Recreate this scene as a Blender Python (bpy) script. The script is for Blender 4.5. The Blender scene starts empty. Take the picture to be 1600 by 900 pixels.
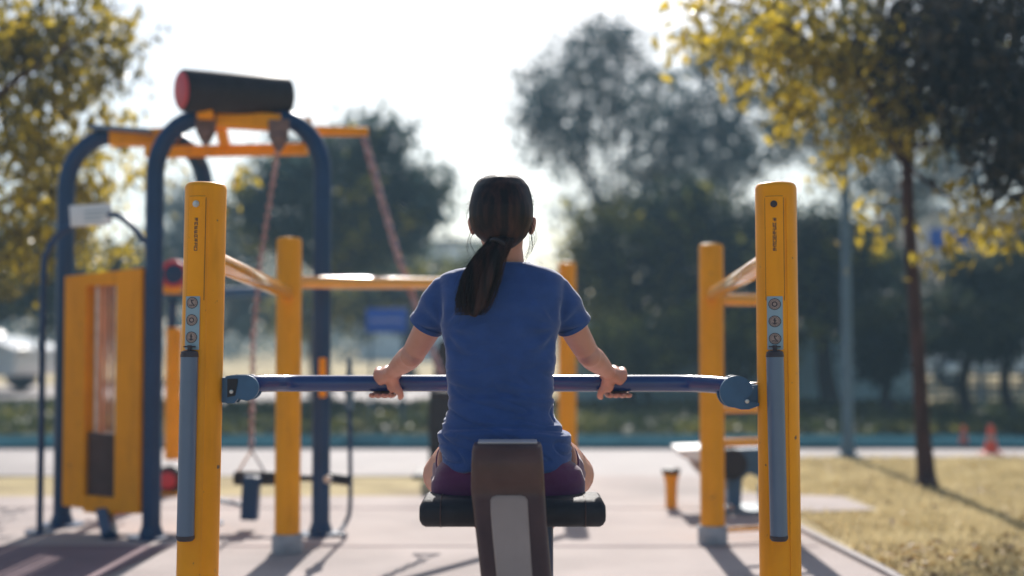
import bpy, bmesh, math, random
from mathutils import Vector, Matrix, Euler, noise
R = math.radians
random.seed(7)
scene = bpy.context.scene
COL = scene.collection

# ------------------------------------------------------------------ camera
F = 2000.0                      # focal length in pixels of the 1600 px wide photograph
CAMZ = 0.975
TH = math.atan(75 / F)
CT, ST = math.cos(TH), math.sin(TH)

def P(px, py, Y):
    """world point at depth Y (metres in front of the camera) that the photo shows at px, py"""
    a, b = (px - 800) / F, (450 - py) / F
    d = Vector((a, CT - b * ST, ST + b * CT))
    return Vector((d.x * Y / d.y, Y, CAMZ + d.z * Y / d.y))

def G(px, py):
    a, b = (px - 800) / F, (450 - py) / F
    d = Vector((a, CT - b * ST, ST + b * CT))
    t = -CAMZ / d.z
    return Vector((d.x * t, d.y * t, 0))

cam = bpy.data.cameras.new('camera')
camo = bpy.data.objects.new('camera', cam)
COL.objects.link(camo)
camo.location = (0, 0, CAMZ)
camo.rotation_euler = (R(90) + TH, 0, 0)
cam.sensor_width = 36
cam.lens = 45
cam.clip_start = 0.05
cam.clip_end = 3000
cam.dof.use_dof = True
cam.dof.focus_distance = 3.32
cam.dof.aperture_fstop = 1.2
scene.camera = camo

# ------------------------------------------------------------------ materials
def newmat(name):
    m = bpy.data.materials.new(name)
    m.use_nodes = True
    nt = m.node_tree
    return m, nt, nt.nodes['Principled BSDF']

def noise_ramp(nt, scale, c0, c1, p0=.35, p1=.65, detail=4, vec=None, coord='Object', stretch=None):
    tc = nt.nodes.new('ShaderNodeTexCoord')
    n = nt.nodes.new('ShaderNodeTexNoise')
    n.inputs['Scale'].default_value = scale
    n.inputs['Detail'].default_value = detail
    src = tc.outputs[coord]
    if stretch:
        mp = nt.nodes.new('ShaderNodeMapping')
        mp.inputs['Scale'].default_value = stretch
        nt.links.new(src, mp.inputs[0]); src = mp.outputs[0]
    nt.links.new(src, n.inputs['Vector'])
    r = nt.nodes.new('ShaderNodeValToRGB')
    r.color_ramp.elements[0].position = p0
    r.color_ramp.elements[1].position = p1
    r.color_ramp.elements[0].color = (*c0, 1)
    r.color_ramp.elements[1].color = (*c1, 1)
    nt.links.new(n.outputs['Fac'], r.inputs[0])
    return n, r

def paint(name, c, rough=.3, var=.12, scale=9, bump=.0, metal=0, coat=0, bscale=60, stretch=None, spec=.5, wear=False):
    m, nt, b = newmat(name)
    c0 = tuple(max(0, x * (1 - var)) for x in c)
    c1 = tuple(min(1, x * (1 + var)) for x in c)
    n, r = noise_ramp(nt, scale, c0, c1, stretch=stretch)
    nt.links.new(r.outputs[0], b.inputs['Base Color'])
    b.inputs['Roughness'].default_value = rough
    b.inputs['Metallic'].default_value = metal
    b.inputs['Coat Weight'].default_value = coat
    b.inputs['Coat Roughness'].default_value = .12
    b.inputs['Specular IOR Level'].default_value = spec
    if wear:   # chips and grime with a shape of their own
        n9, r9 = noise_ramp(nt, 38, (0, 0, 0), (1, 1, 1), .70, .74, 8)
        n8, r8 = noise_ramp(nt, 7, (0, 0, 0), (.45, .45, .45), .52, .8, 8, stretch=(3, 3, .5))
        mx1 = nt.nodes.new('ShaderNodeMix'); mx1.data_type = 'RGBA'; mx2 = nt.nodes.new('ShaderNodeMix'); mx2.data_type = 'RGBA'
        nt.links.new(r8.outputs[0], mx1.inputs['Factor']); nt.links.new(r.outputs[0], mx1.inputs['A']); mx1.inputs['B'].default_value = (c[0] * .55, c[1] * .5, c[2] + .003, 1)
        nt.links.new(r9.outputs[0], mx2.inputs['Factor']); nt.links.new(mx1.outputs['Result'], mx2.inputs['A']); mx2.inputs['B'].default_value = (.16, .10, .06, 1)
        nt.links.new(mx2.outputs['Result'], b.inputs['Base Color'])
    # uneven gloss
    mr = nt.nodes.new('ShaderNodeMapRange')
    mr.inputs['To Min'].default_value = rough * .8
    mr.inputs['To Max'].default_value = min(1, rough * 1.3)
    n2 = nt.nodes.new('ShaderNodeTexNoise'); n2.inputs['Scale'].default_value = scale * 3
    tc = nt.nodes.new('ShaderNodeTexCoord'); nt.links.new(tc.outputs['Object'], n2.inputs['Vector'])
    nt.links.new(n2.outputs['Fac'], mr.inputs['Value'])
    nt.links.new(mr.outputs[0], b.inputs['Roughness'])
    if bump:
        n3 = nt.nodes.new('ShaderNodeTexNoise'); n3.inputs['Scale'].default_value = bscale
        n3.inputs['Detail'].default_value = 5
        nt.links.new(tc.outputs['Object'], n3.inputs['Vector'])
        bp = nt.nodes.new('ShaderNodeBump'); bp.inputs['Strength'].default_value = bump
        bp.inputs['Distance'].default_value = .004
        nt.links.new(n3.outputs['Fac'], bp.inputs['Height'])
        nt.links.new(bp.outputs[0], b.inputs['Normal'])
    return m

def leafmat(name, c0, c1, c2, scale=6, rough=.4, trans=.5, tcol=1.5):
    m, nt, b = newmat(name)
    n, r = noise_ramp(nt, scale, c0, c2, .3, .72, detail=6)
    e = r.color_ramp.elements.new(.5); e.color = (*c1, 1)
    nt.links.new(r.outputs[0], b.inputs['Base Color'])
    b.inputs['Roughness'].default_value = rough
    t = nt.nodes.new('ShaderNodeBsdfTranslucent')
    mul = nt.nodes.new('ShaderNodeVectorMath'); mul.operation = 'SCALE'
    mul.inputs['Scale'].default_value = tcol
    nt.links.new(r.outputs[0], mul.inputs[0])
    nt.links.new(mul.outputs[0], t.inputs['Color'])
    mx = nt.nodes.new('ShaderNodeMixShader'); mx.inputs[0].default_value = trans
    out = nt.nodes['Material Output']
    nt.links.new(b.outputs[0], mx.inputs[1]); nt.links.new(t.outputs[0], mx.inputs[2])
    nt.links.new(mx.outputs[0], out.inputs['Surface'])
    return m

M = {}
M['yellow'] = paint('yellow_paint', (.90, .345, .0015), .4, .06, 6, .08, bscale=25, spec=.18, wear=True)
M['yellow_gloss'] = paint('yellow_gloss_paint', (.90, .36, .004), .22, .06, 6, .03, bscale=25, coat=1, spec=.6)
M['groove'] = paint('dark_brown_groove', (.22, .085, .01), .7, .2, 20)
M['yellow_deep'] = paint('orange_yellow_paint', (.95, .335, .001), .45, .06, 5, spec=.15, wear=True)
M['blue'] = paint('navy_blue_paint', (.005, .034, .10), .36, .12, 7, coat=.08, spec=.35)
M['bar_blue'] = paint('bar_blue_paint', (.007, .032, .15), .22, .08, 7, coat=.4)
M['bracket'] = paint('bracket_blue_paint', (.025, .095, .19), .38, .1, 18)
M['steel_blue'] = paint('grey_blue_paint', (.095, .15, .225), .36, .05, 8, coat=.3)
M['black'] = paint('black_rubber', (.019, .016, .019), .58, .25, 14, .2, bscale=120, spec=.35)
M['dark_brown'] = paint('dark_brown_vinyl', (.082, .038, .030), .42, .2, 10, .2, bscale=90, coat=.15, spec=.3)
M['taupe'] = paint('taupe_plastic', (.37, .275, .23), .5, .10, 7, .08, bscale=90)
M['sunlit_cap'] = paint('sunlit_top_tone', (.6, .5, .47), .35, .08, 12, .1)  # pale tone paints the sun on the column top
M['red'] = paint('red_plastic', (.6, .03, .04), .4, .1, 10)
M['white'] = paint('white_paint', (.78, .78, .76), .4, .04, 8)
M['steel'] = paint('galvanised_steel', (.55, .53, .5), .32, .15, 20, metal=.85)
M['chain'] = paint('worn_chain_steel', (.42, .28, .28), .4, .25, 30, metal=.6)
M['concrete_foot'] = paint('concrete_footing', (.34, .35, .37), .8, .15, 14, .4)
M['sticker'] = paint('pale_blue_sticker', (.24, .36, .42), .4, .05, 12)
M['ink'] = paint('dark_ink', (.03, .022, .03), .5, .1, 20)
M['sign_blue'] = paint('sign_blue', (.01, .10, .48), .45, .06, 5)
M['bark'] = paint('brown_bark', (.060, .030, .026), .85, .35, 14, .8, bscale=30, stretch=(1, 1, .25), spec=.15)
M['bark_grey'] = paint('grey_bark', (.05, .045, .042), .9, .3, 8, .6, bscale=20, stretch=(1, 1, .25), spec=.15)
M['wall'] = paint('teal_grey_render', (.34, .46, .48), .8, .12, .9, .2, spec=.2)
M['teal'] = paint('teal_kerb_paint', (.022, .062, .082), .95, .3, 2, spec=0)
M['lamp_metal'] = paint('blue_grey_metal', (.09, .15, .20), .45, .1, 6)
M['orange'] = paint('cone_orange', (.75, .09, .03), .5, .08, 10)
M['building'] = paint('cream_render', (.55, .50, .44), .85, .1, .6, spec=.2)
M['roof'] = paint('grey_roof', (.25, .24, .24), .8, .2, 1)
M['glass'] = paint('window_glass', (.05, .07, .09), .08, .1, 2)
M['car_white'] = paint('car_white_paint', (.75, .75, .74), .2, .03, 3, coat=.6)
M['eye'] = paint('eye', (.7, .68, .66), .1, .05, 50)
M['iris'] = paint('dark_iris', (.03, .015, .01), .1, .1, 50)
M['shoe'] = paint('shoe_fabric', (.6, .6, .62), .7, .06, 30, .3)

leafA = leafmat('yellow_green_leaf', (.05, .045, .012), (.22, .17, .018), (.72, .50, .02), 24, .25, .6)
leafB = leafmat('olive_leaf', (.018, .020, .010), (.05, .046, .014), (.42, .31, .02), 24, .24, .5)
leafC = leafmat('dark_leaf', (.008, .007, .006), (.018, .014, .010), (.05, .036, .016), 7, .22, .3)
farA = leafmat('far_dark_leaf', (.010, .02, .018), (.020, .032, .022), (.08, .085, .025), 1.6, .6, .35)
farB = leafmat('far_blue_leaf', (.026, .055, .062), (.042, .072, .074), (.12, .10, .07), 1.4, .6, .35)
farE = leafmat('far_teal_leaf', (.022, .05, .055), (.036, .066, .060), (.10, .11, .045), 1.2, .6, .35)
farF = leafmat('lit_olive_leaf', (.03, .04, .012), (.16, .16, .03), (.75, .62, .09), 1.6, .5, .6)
farC = leafmat('far_olive_leaf', (.012, .02, .010), (.05, .055, .012), (.50, .42, .05), 1.3, .5, .6)
farD = leafmat('far_autumn_leaf', (.03, .03, .02), (.08, .05, .03), (.25, .11, .04), 1.1, .5, .5)

# skin
def skinmat():
    m, nt, b = newmat('skin')
    n, r = noise_ramp(nt, 14, (.50, .235, .16), (.60, .30, .215), .3, .7, 6)
    nt.links.new(r.outputs[0], b.inputs['Base Color'])
    b.inputs['Roughness'].default_value = .48
    b.inputs['Subsurface Weight'].default_value = .25
    b.inputs['Subsurface Radius'].default_value = (1, .25, .12)
    b.inputs['Subsurface Scale'].default_value = .012
    n3 = nt.nodes.new('ShaderNodeTexNoise'); n3.inputs['Scale'].default_value = 220
    tc = nt.nodes.new('ShaderNodeTexCoord'); nt.links.new(tc.outputs['Object'], n3.inputs['Vector'])
    bp = nt.nodes.new('ShaderNodeBump'); bp.inputs['Strength'].default_value = .12; bp.inputs['Distance'].default_value = .001
    nt.links.new(n3.outputs['Fac'], bp.inputs['Height']); nt.links.new(bp.outputs[0], b.inputs['Normal'])
    return m
M['skin'] = skinmat()

def clothmat(name, c, sheen=.4):
    m, nt, b = newmat(name)
    c0 = tuple(x * .88 for x in c); c1 = tuple(x * 1.1 for x in c)
    n, r = noise_ramp(nt, 24, c0, c1, .3, .7, 5)
    nt.links.new(r.outputs[0], b.inputs['Base Color'])
    b.inputs['Roughness'].default_value = .8
    b.inputs['Specular IOR Level'].default_value = .25
    b.inputs['Sheen Weight'].default_value = sheen
    b.inputs['Sheen Roughness'].default_value = .4
    tc = nt.nodes.new('ShaderNodeTexCoord')
    n1 = nt.nodes.new('ShaderNodeTexNoise'); n1.inputs['Scale'].default_value = 600
    n2 = nt.nodes.new('ShaderNodeTexNoise'); n2.inputs['Scale'].default_value = 26; n2.inputs['Detail'].default_value = 3
    mp = nt.nodes.new('ShaderNodeMapping'); mp.inputs['Scale'].default_value = (.55, .6, 2.2)
    nt.links.new(tc.outputs['Object'], mp.inputs[0]); nt.links.new(mp.outputs[0], n2.inputs['Vector'])
    nt.links.new(tc.outputs['Object'], n1.inputs['Vector'])
    b1 = nt.nodes.new('ShaderNodeBump'); b1.inputs['Strength'].default_value = .25; b1.inputs['Distance'].default_value = .0008
    b2 = nt.nodes.new('ShaderNodeBump'); b2.inputs['Strength'].default_value = .4; b2.inputs['Distance'].default_value = .006
    nt.links.new(n1.outputs['Fac'], b1.inputs['Height']); nt.links.new(n2.outputs['Fac'], b2.inputs['Height'])
    nt.links.new(b1.outputs[0], b2.inputs['Normal']); nt.links.new(b2.outputs[0], b.inputs['Normal'])
    return m
M['shirt'] = clothmat('blue_jersey', (.026, .066, .215), .5)
M['shorts'] = clothmat('purple_jersey', (.10, .022, .075), .4)

def hairmat():
    m, nt, b = newmat('dark_brown_hair')
    n, r = noise_ramp(nt, 60, (.005, .003, .004), (.055, .021, .014), .42, .75, 4, stretch=(1, 1, .08))
    nt.links.new(r.outputs[0], b.inputs['Base Color'])
    b.inputs['Roughness'].default_value = .5; b.inputs['Specular IOR Level'].default_value = .22
    bp = nt.nodes.new('ShaderNodeBump'); bp.inputs['Strength'].default_value = .5; bp.inputs['Distance'].default_value = .002
    nt.links.new(n.outputs['Fac'], bp.inputs['Height']); nt.links.new(bp.outputs[0], b.inputs['Normal'])
    return m
M['hair'] = hairmat()

# ------------------------------------------------------------------ mesh builder
class MB:
    def __init__(s): s.v = []; s.f = []
    def add(s, vs, fs):
        k = len(s.v); s.v += [Vector(v) for v in vs]; s.f += [tuple(i + k for i in f) for f in fs]
        return s
    def box(s, c, size, rot=None, bev=0.0):
        c = Vector(c); hx, hy, hz = [x / 2 for x in size]
        if bev <= 0:
            vs = [Vector((x, y, z)) for x in (-hx, hx) for y in (-hy, hy) for z in (-hz, hz)]
            fs = [(0, 1, 3, 2), (4, 6, 7, 5), (0, 4, 5, 1), (2, 3, 7, 6), (0, 2, 6, 4), (1, 5, 7, 3)]
        else:
            bm = bmesh.new(); bmesh.ops.create_cube(bm, size=1)
            for v in bm.verts: v.co = Vector((v.co.x * size[0], v.co.y * size[1], v.co.z * size[2]))
            bmesh.ops.bevel(bm, geom=bm.edges[:] , offset=bev, segments=3, affect='EDGES', profile=.5)
            bm.verts.index_update()
            vs = [v.co.copy() for v in bm.verts]; fs = [tuple(v.index for v in f.verts) for f in bm.faces]; bm.free()
        if rot is not None: vs = [rot @ v for v in vs]
        return s.add([v + c for v in vs], fs)
    def tube(s, pts, rad, n=12, cap=True, squash=1.0):
        pts = [Vector(p) for p in pts]
        if not hasattr(rad, '__len__'): rad = [rad] * len(pts)
        rings = []; up = None
        for i, p in enumerate(pts):
            a = pts[max(0, i - 1)]; b = pts[min(len(pts) - 1, i + 1)]
            t = (b - a).normalized()
            if up is None:
                up = Vector((0, 0, 1)) if abs(t.z) < .9 else Vector((0, 1, 0))
            x = up.cross(t).normalized(); y = t.cross(x).normalized(); up = y if abs(t.dot(y)) < .99 else up
            rings.append([p + (x * math.cos(2 * math.pi * k / n) + y * squash * math.sin(2 * math.pi * k / n)) * rad[i] for k in range(n)])
        vs = [v for r in rings for v in r]; fs = []
        for i in range(len(rings) - 1):
            for k in range(n):
                k2 = (k + 1) % n
                fs.append((i * n + k, i * n + k2, (i + 1) * n + k2, (i + 1) * n + k))
        if cap:
            fs.append(tuple(range(n - 1, -1, -1))); fs.append(tuple(range((len(rings) - 1) * n, len(rings) * n)))
        return s.add(vs, fs)
    def cyl(s, a, b, r, n=20, rnd=0.0):
        """round bar with softened rims"""
        a, b = Vector(a), Vector(b); t = (b - a).normalized()
        if rnd:
            pts = [a, a + t * rnd * .3, a + t * rnd, b - t * rnd, b - t * rnd * .3, b]
            return s.tube(pts, [r - rnd, r - rnd * .3, r, r, r - rnd * .3, r - rnd], n)
        return s.tube([a, b], r, n)
    def ell(s, c, rad, rot=None, nu=16, nv=10):
        c = Vector(c); vs = [Vector((0, 0, -1))]
        for j in range(1, nv):
            ph = -math.pi / 2 + math.pi * j / nv
            for i in range(nu):
                a = 2 * math.pi * i / nu
                vs.append(Vector((math.cos(a) * math.cos(ph), math.sin(a) * math.cos(ph), math.sin(ph))))
        vs.append(Vector((0, 0, 1)))
        vs = [Vector((v.x * rad[0], v.y * rad[1], v.z * rad[2])) for v in vs]
        if rot is not None: vs = [rot @ v for v in vs]
        fs = [(0, 1 + (i + 1) % nu, 1 + i) for i in range(nu)]
        for j in range(nv - 2):
            for i in range(nu):
                a = 1 + j * nu + i; b = 1 + j * nu + (i + 1) % nu
                fs.append((a, b, b + nu, a + nu))
        k = 1 + (nv - 2) * nu
        fs += [(k + i, k + (i + 1) % nu, len(vs) - 1) for i in range(nu)]
        return s.add([v + c for v in vs], fs)
    def loft(s, rings, cap=True):
        n = len(rings[0]); vs = [v for r in rings for v in r]; fs = []
        for i in range(len(rings) - 1):
            for k in range(n):
                k2 = (k + 1) % n
                fs.append((i * n + k, i * n + k2, (i + 1) * n + k2, (i + 1) * n + k))
        if cap:
            fs.append(tuple(range(n - 1, -1, -1))); fs.append(tuple(range((len(rings) - 1) * n, len(rings) * n)))
        return s.add(vs, fs)
    def prism(s, outline, depth_vec):
        """flat outline given a thickness"""
        n = len(outline); d = Vector(depth_vec); o = [Vector(p) for p in outline]
        vs = o + [p + d for p in o]
        fs = [tuple(range(n)), tuple(range(2 * n - 1, n - 1, -1))]
        fs += [(k, k + n, (k + 1) % n + n, (k + 1) % n) for k in range(n)]
        return s.add(vs, fs)
    def tor(s, c, R0, r, n=24, m=6, rot=None):
        vs, fs = [], []
        for i in range(n):
            a = 2 * math.pi * i / n
            for j in range(m):
                b = 2 * math.pi * j / m
                v = Vector(((R0 + r * math.cos(b)) * math.cos(a), (R0 + r * math.cos(b)) * math.sin(a), r * math.sin(b)))
                vs.append((rot @ v if rot is not None else v) + Vector(c))
                fs.append((i * m + j, ((i + 1) % n) * m + j, ((i + 1) % n) * m + (j + 1) % m, i * m + (j + 1) % m))
        return s.add(vs, fs)

def base_of(o):
    v = Vector((0, 0, 0))
    while o is not None: v += o.location; o = o.parent
    return v

def mk(name, mb, mat, parent=None, smooth=True, ang=38, label=None, loc=None):
    off = base_of(parent) if parent else Vector(loc or (0, 0, 0))
    me = bpy.data.meshes.new(name)
    me.from_pydata([tuple(v - off) for v in mb.v], [], mb.f)
    me.update()
    bm = bmesh.new(); bm.from_mesh(me)
    if len(bm.faces) < 60000: bmesh.ops.recalc_face_normals(bm, faces=bm.faces[:])
    bm.to_mesh(me); bm.free()
    if smooth:
        me.shade_smooth(); me.set_sharp_from_angle(angle=R(ang))
    me.materials.append(mat)
    o = bpy.data.objects.new(name, me); COL.objects.link(o)
    if parent: o.parent = parent
    elif loc: o.location = loc
    if label: o['label'] = label
    return o

def thing(name, label, cat, loc=(0, 0, 0), group=None):
    o = bpy.data.objects.new(name, None); COL.objects.link(o)
    o.location = loc; o.empty_display_size = .1
    o['label'] = label; o['category'] = cat
    if group: o['group'] = group
    return o

def tag(o, label, cat, group=None, kind=None):
    o['label'] = label; o['category'] = cat
    if group: o['group'] = group
    if kind: o['kind'] = kind
    return o

def struct(name, mb, mat, **k):
    o = mk(name, mb, mat, **k); o['kind'] = 'structure'; return o

def smooth_path(pts, k=6):
    """Catmull-Rom through the points"""
    pts = [Vector(p) for p in pts]; out = []
    q = [pts[0] * 2 - pts[1]] + pts + [pts[-1] * 2 - pts[-2]]
    for i in range(1, len(q) - 2):
        for j in range(k):
            t = j / k
            out.append(.5 * ((2 * q[i]) + (q[i + 1] - q[i - 1]) * t + (2 * q[i - 1] - 5 * q[i] + 4 * q[i + 1] - q[i + 2]) * t * t + (3 * q[i] - q[i - 1] - 3 * q[i + 1] + q[i + 2]) * t ** 3))
    out.append(pts[-1]); return out

def lerp_list(vals, n):
    out = []
    for i in range(n):
        t = i / (n - 1) * (len(vals) - 1); k = min(int(t), len(vals) - 2); u = t - k
        out.append(vals[k] * (1 - u) + vals[k + 1] * u)
    return out

def poly_sheet(pts, z, sub=0):
    mb = MB(); mb.add([(p[0], p[1], z) for p in pts], [tuple(range(len(pts)))]); return mb

# ------------------------------------------------------------------ ground
def groundmat(name, c0, c1, c2, s1, s2, bump=.5, bs=40, rough=.95):
    m, nt, b = newmat(name)
    n, r = noise_ramp(nt, s1, c0, c1, .35, .65, 8, coord='Generated' if False else 'Object')
    n2, r2 = noise_ramp(nt, s2, (0, 0, 0), (1, 1, 1), .52, .68, 6)
    mx = nt.nodes.new('ShaderNodeMix'); mx.data_type = 'RGBA'
    nt.links.new(r2.outputs[0], mx.inputs['Factor'])
    nt.links.new(r.outputs[0], mx.inputs['A']); mx.inputs['B'].default_value = (*c2, 1)
    nt.links.new(mx.outputs['Result'], b.inputs['Base Color'])
    b.inputs['Roughness'].default_value = rough
    b.inputs['Specular IOR Level'].default_value = .2
    n3 = nt.nodes.new('ShaderNodeTexNoise'); n3.inputs['Scale'].default_value = bs; n3.inputs['Detail'].default_value = 6
    tc = nt.nodes.new('ShaderNodeTexCoord'); nt.links.new(tc.outputs['Object'], n3.inputs['Vector'])
    bp = nt.nodes.new('ShaderNodeBump'); bp.inputs['Strength'].default_value = bump; bp.inputs['Distance'].default_value = .03
    nt.links.new(n3.outputs['Fac'], bp.inputs['Height']); nt.links.new(bp.outputs[0], b.inputs['Normal'])
    return m
M['lawn'] = groundmat('dry_lawn', (.32, .255, .13), (.46, .37, .20), (.24, .18, .11), 2.2, .9)
M['pad'] = groundmat('pale_paving', (.345, .288, .268), (.425, .36, .335), (.28, .238, .222), 1.6, .7, .25, 60, .85)
M['road'] = groundmat('pale_path_concrete', (.32, .285, .275), (.40, .36, .345), (.28, .255, .245), 1.0, .4, .1, 30, .8)
M['shade_lawn'] = groundmat('shade_toned_lawn', (.035, .045, .02), (.07, .075, .028), (.16, .14, .04), 1.3, .5, .8, 12)  # tree shade on the far lawn band is mixed into these dark colours
M['rubber'] = groundmat('plum_rubber_floor', (.20, .13, .14), (.24, .16, .17), (.17, .11, .12), 3, 1, .3, 120, .85)

g = MB(); g.add([(-900, -60, 0), (900, -60, 0), (900, 1500, 0), (-900, 1500, 0)], [(0, 1, 2, 3)])
struct('ground', g, M['lawn'], smooth=False)
pad = [(-7, -3), (1.62, -3), (1.50, 5.2), (1.42, 6.3), (1.38, 7.0), (2.02, 7.15), (1.98, 7.72), (1.36, 7.95), (1.3, 8.9), (-.48, 8.9), (-.5, 7.75), (-7, 7.75)]
struct('exercise_court', poly_sheet(pad, .012), M['pad'], smooth=False)
e = MB()
e.prism([(1.62, -3, .0), (1.50, 5.2, .0), (1.42, 6.3, .0), (1.38, 7.0, 0), (1.42, 7.0, 0), (1.462, 6.3, 0), (1.54, 5.2, 0), (1.66, -3, 0)], (0, 0, .03))
struct('court_edge_kerb', e, M['road'], smooth=False)
struct('footpath', poly_sheet([(-40, 8.9), (40, 8.9), (40, 8.95), (1.3, 8.95), (1.3, 9.0), (3.2, 10.35), (40, 10.45), (40, 11.1), (-40, 11.1)][0:0] or
       [(-40, 8.9), (1.3, 8.9), (1.9, 10.25), (40, 10.4), (40, 11.0), (-40, 11.0)], .008), M['road'], smooth=False)
k = MB(); k.box((0, 11.6, .02), (90, 1.2, .04)); struct('painted_kerb', k, M['teal'], smooth=False)
struct('shade_toned_band', poly_sheet([(-45, 12.2), (45, 12.2), (45, 17.6), (-45, 17.6)], .005), M['shade_lawn'], smooth=False)  # lawn band with the shade painted in
struct('far_road', poly_sheet([(-70, 18.2), (.5, 18.2), (.5, 25), (-70, 25)], .008), M['road'], smooth=False)
struct('rubber_floor', poly_sheet([(-4.2, 4.0), (-1.75, 4.0), (-1.55, 5.9), (-4.2, 5.9)], .017), M['rubber'], smooth=False)
# pavement joints across the court
j = MB()
for yy in (4.4, 5.9, 7.2): j.box((-2.7 if False else -2.2, yy, .0135), (7.2, .012, .002))
struct('court_joints', j, M['rubber'], smooth=False)

def rnd(a, b): return random.uniform(a, b)

def blades(name, n, region, h, mat, w=.006, label='', cat='grass'):
    mb = MB()
    for _ in range(n):
        x, y = region()
        a = rnd(0, math.tau); hh = h * rnd(.4, 1.2)
        d = Vector((math.cos(a), math.sin(a), 0)); l = Vector((rnd(-1, 1), rnd(-1, 1), 0)) * hh * .5
        p = Vector((x, y, 0)); 
        mb.add([p - d * w, p + d * w, p + l + Vector((0, 0, hh))], [(0, 1, 2)])
    o = mk(name, mb, mat, smooth=False); tag(o, label, cat, kind='stuff'); return o
M['grassblade'] = leafmat('dry_grass_blade', (.36, .285, .14), (.50, .405, .22), (.62, .52, .30), 3, .6, .4, 1.2)
def reg_lawn():
    while True:
        y = 4.2 + 6.1 * random.random() ** .9; x = rnd(1.5, 1.0 + y * .45)
        if 7.1 < y < 7.8 and x < 2.06: continue
        if x > 1.56 or y > 7.8: return x, y
blades('grass', 42000, reg_lawn, .035, M['grassblade'], label='short dry olive grass of the lawn right of the paving', cat='grass')
M['litter'] = leafmat('fallen_leaf', (.12, .06, .03), (.3, .17, .05), (.5, .32, .08), 9, .6, .2, 1.2)
fl = MB()
for _ in range(520):
    x, y = reg_lawn(); a = rnd(0, math.tau); s_ = rnd(.015, .035)
    if random.random() < .6: y = 4.3 + rnd(0, 1.6); x = rnd(1.55, 2.6)
    rot = Euler((rnd(-.6, .6), rnd(-.6, .6), a)).to_matrix()
    fl.add([rot @ Vector(v) * s_ + Vector((x, y, .03)) for v in ((-1, 0, 0), (0, .45, .15), (1, 0, 0), (0, -.45, .15))], [(0, 1, 2, 3)])
tag(mk('fallen_leaves', fl, M['litter'], smooth=False), 'scattered dry fallen leaves on the lawn', 'leaves', kind='stuff')
M['cover'] = leafmat('shade_toned_leaf', (.02, .03, .014), (.05, .06, .02), (.20, .18, .04), 1.2, .5, .35)  # leaf colours kept dark to carry the tree shade
gc = MB()
for _ in range(16000):
    x, y = rnd(-9, 11), rnd(12.25, 17.4)
    rot = Euler((rnd(-1, 1), rnd(-1, 1), rnd(0, 6.3))).to_matrix(); s_ = rnd(.04, .09)
    gc.add([rot @ Vector(v) * s_ + Vector((x, y, rnd(.02, .14))) for v in ((-1, 0, 0), (0, .4, 0), (1, 0, 0), (0, -.4, 0))], [(0, 1, 2, 3)])
tag(mk('shade_toned_cover', gc, M['cover'], smooth=False), 'low ground cover planting, toned dark for tree shade, beyond the teal kerb', 'ground cover', kind='stuff')

# ------------------------------------------------------------------ gym frame (posts, rails, bar)
PR = .057
rig = thing('outdoor_gym_frame', 'yellow steel frame of round posts and rails with the navy blue bar', 'gym frame', (-.06, 4.8, 0))

def post(base, top, r, label=None, foot=False, n=40):
    mb = MB(); a, b = Vector(base), Vector(top); t = (b - a).normalized()
    mb.tube([a, b - t * .016, b - t * .007, b - t * .002, b], [r, r, r - .003, r - .009, r - .018], n)
    o = mk('post', mb, M['yellow'], rig, label=label)
    if foot:
        f = MB(); f.cyl(a + Vector((0, 0, -.002)), a + Vector((0, 0, .085)), r + .012, 32, .008)
        mk('post_footing', f, M['concrete_foot'], o)
    return o

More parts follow.
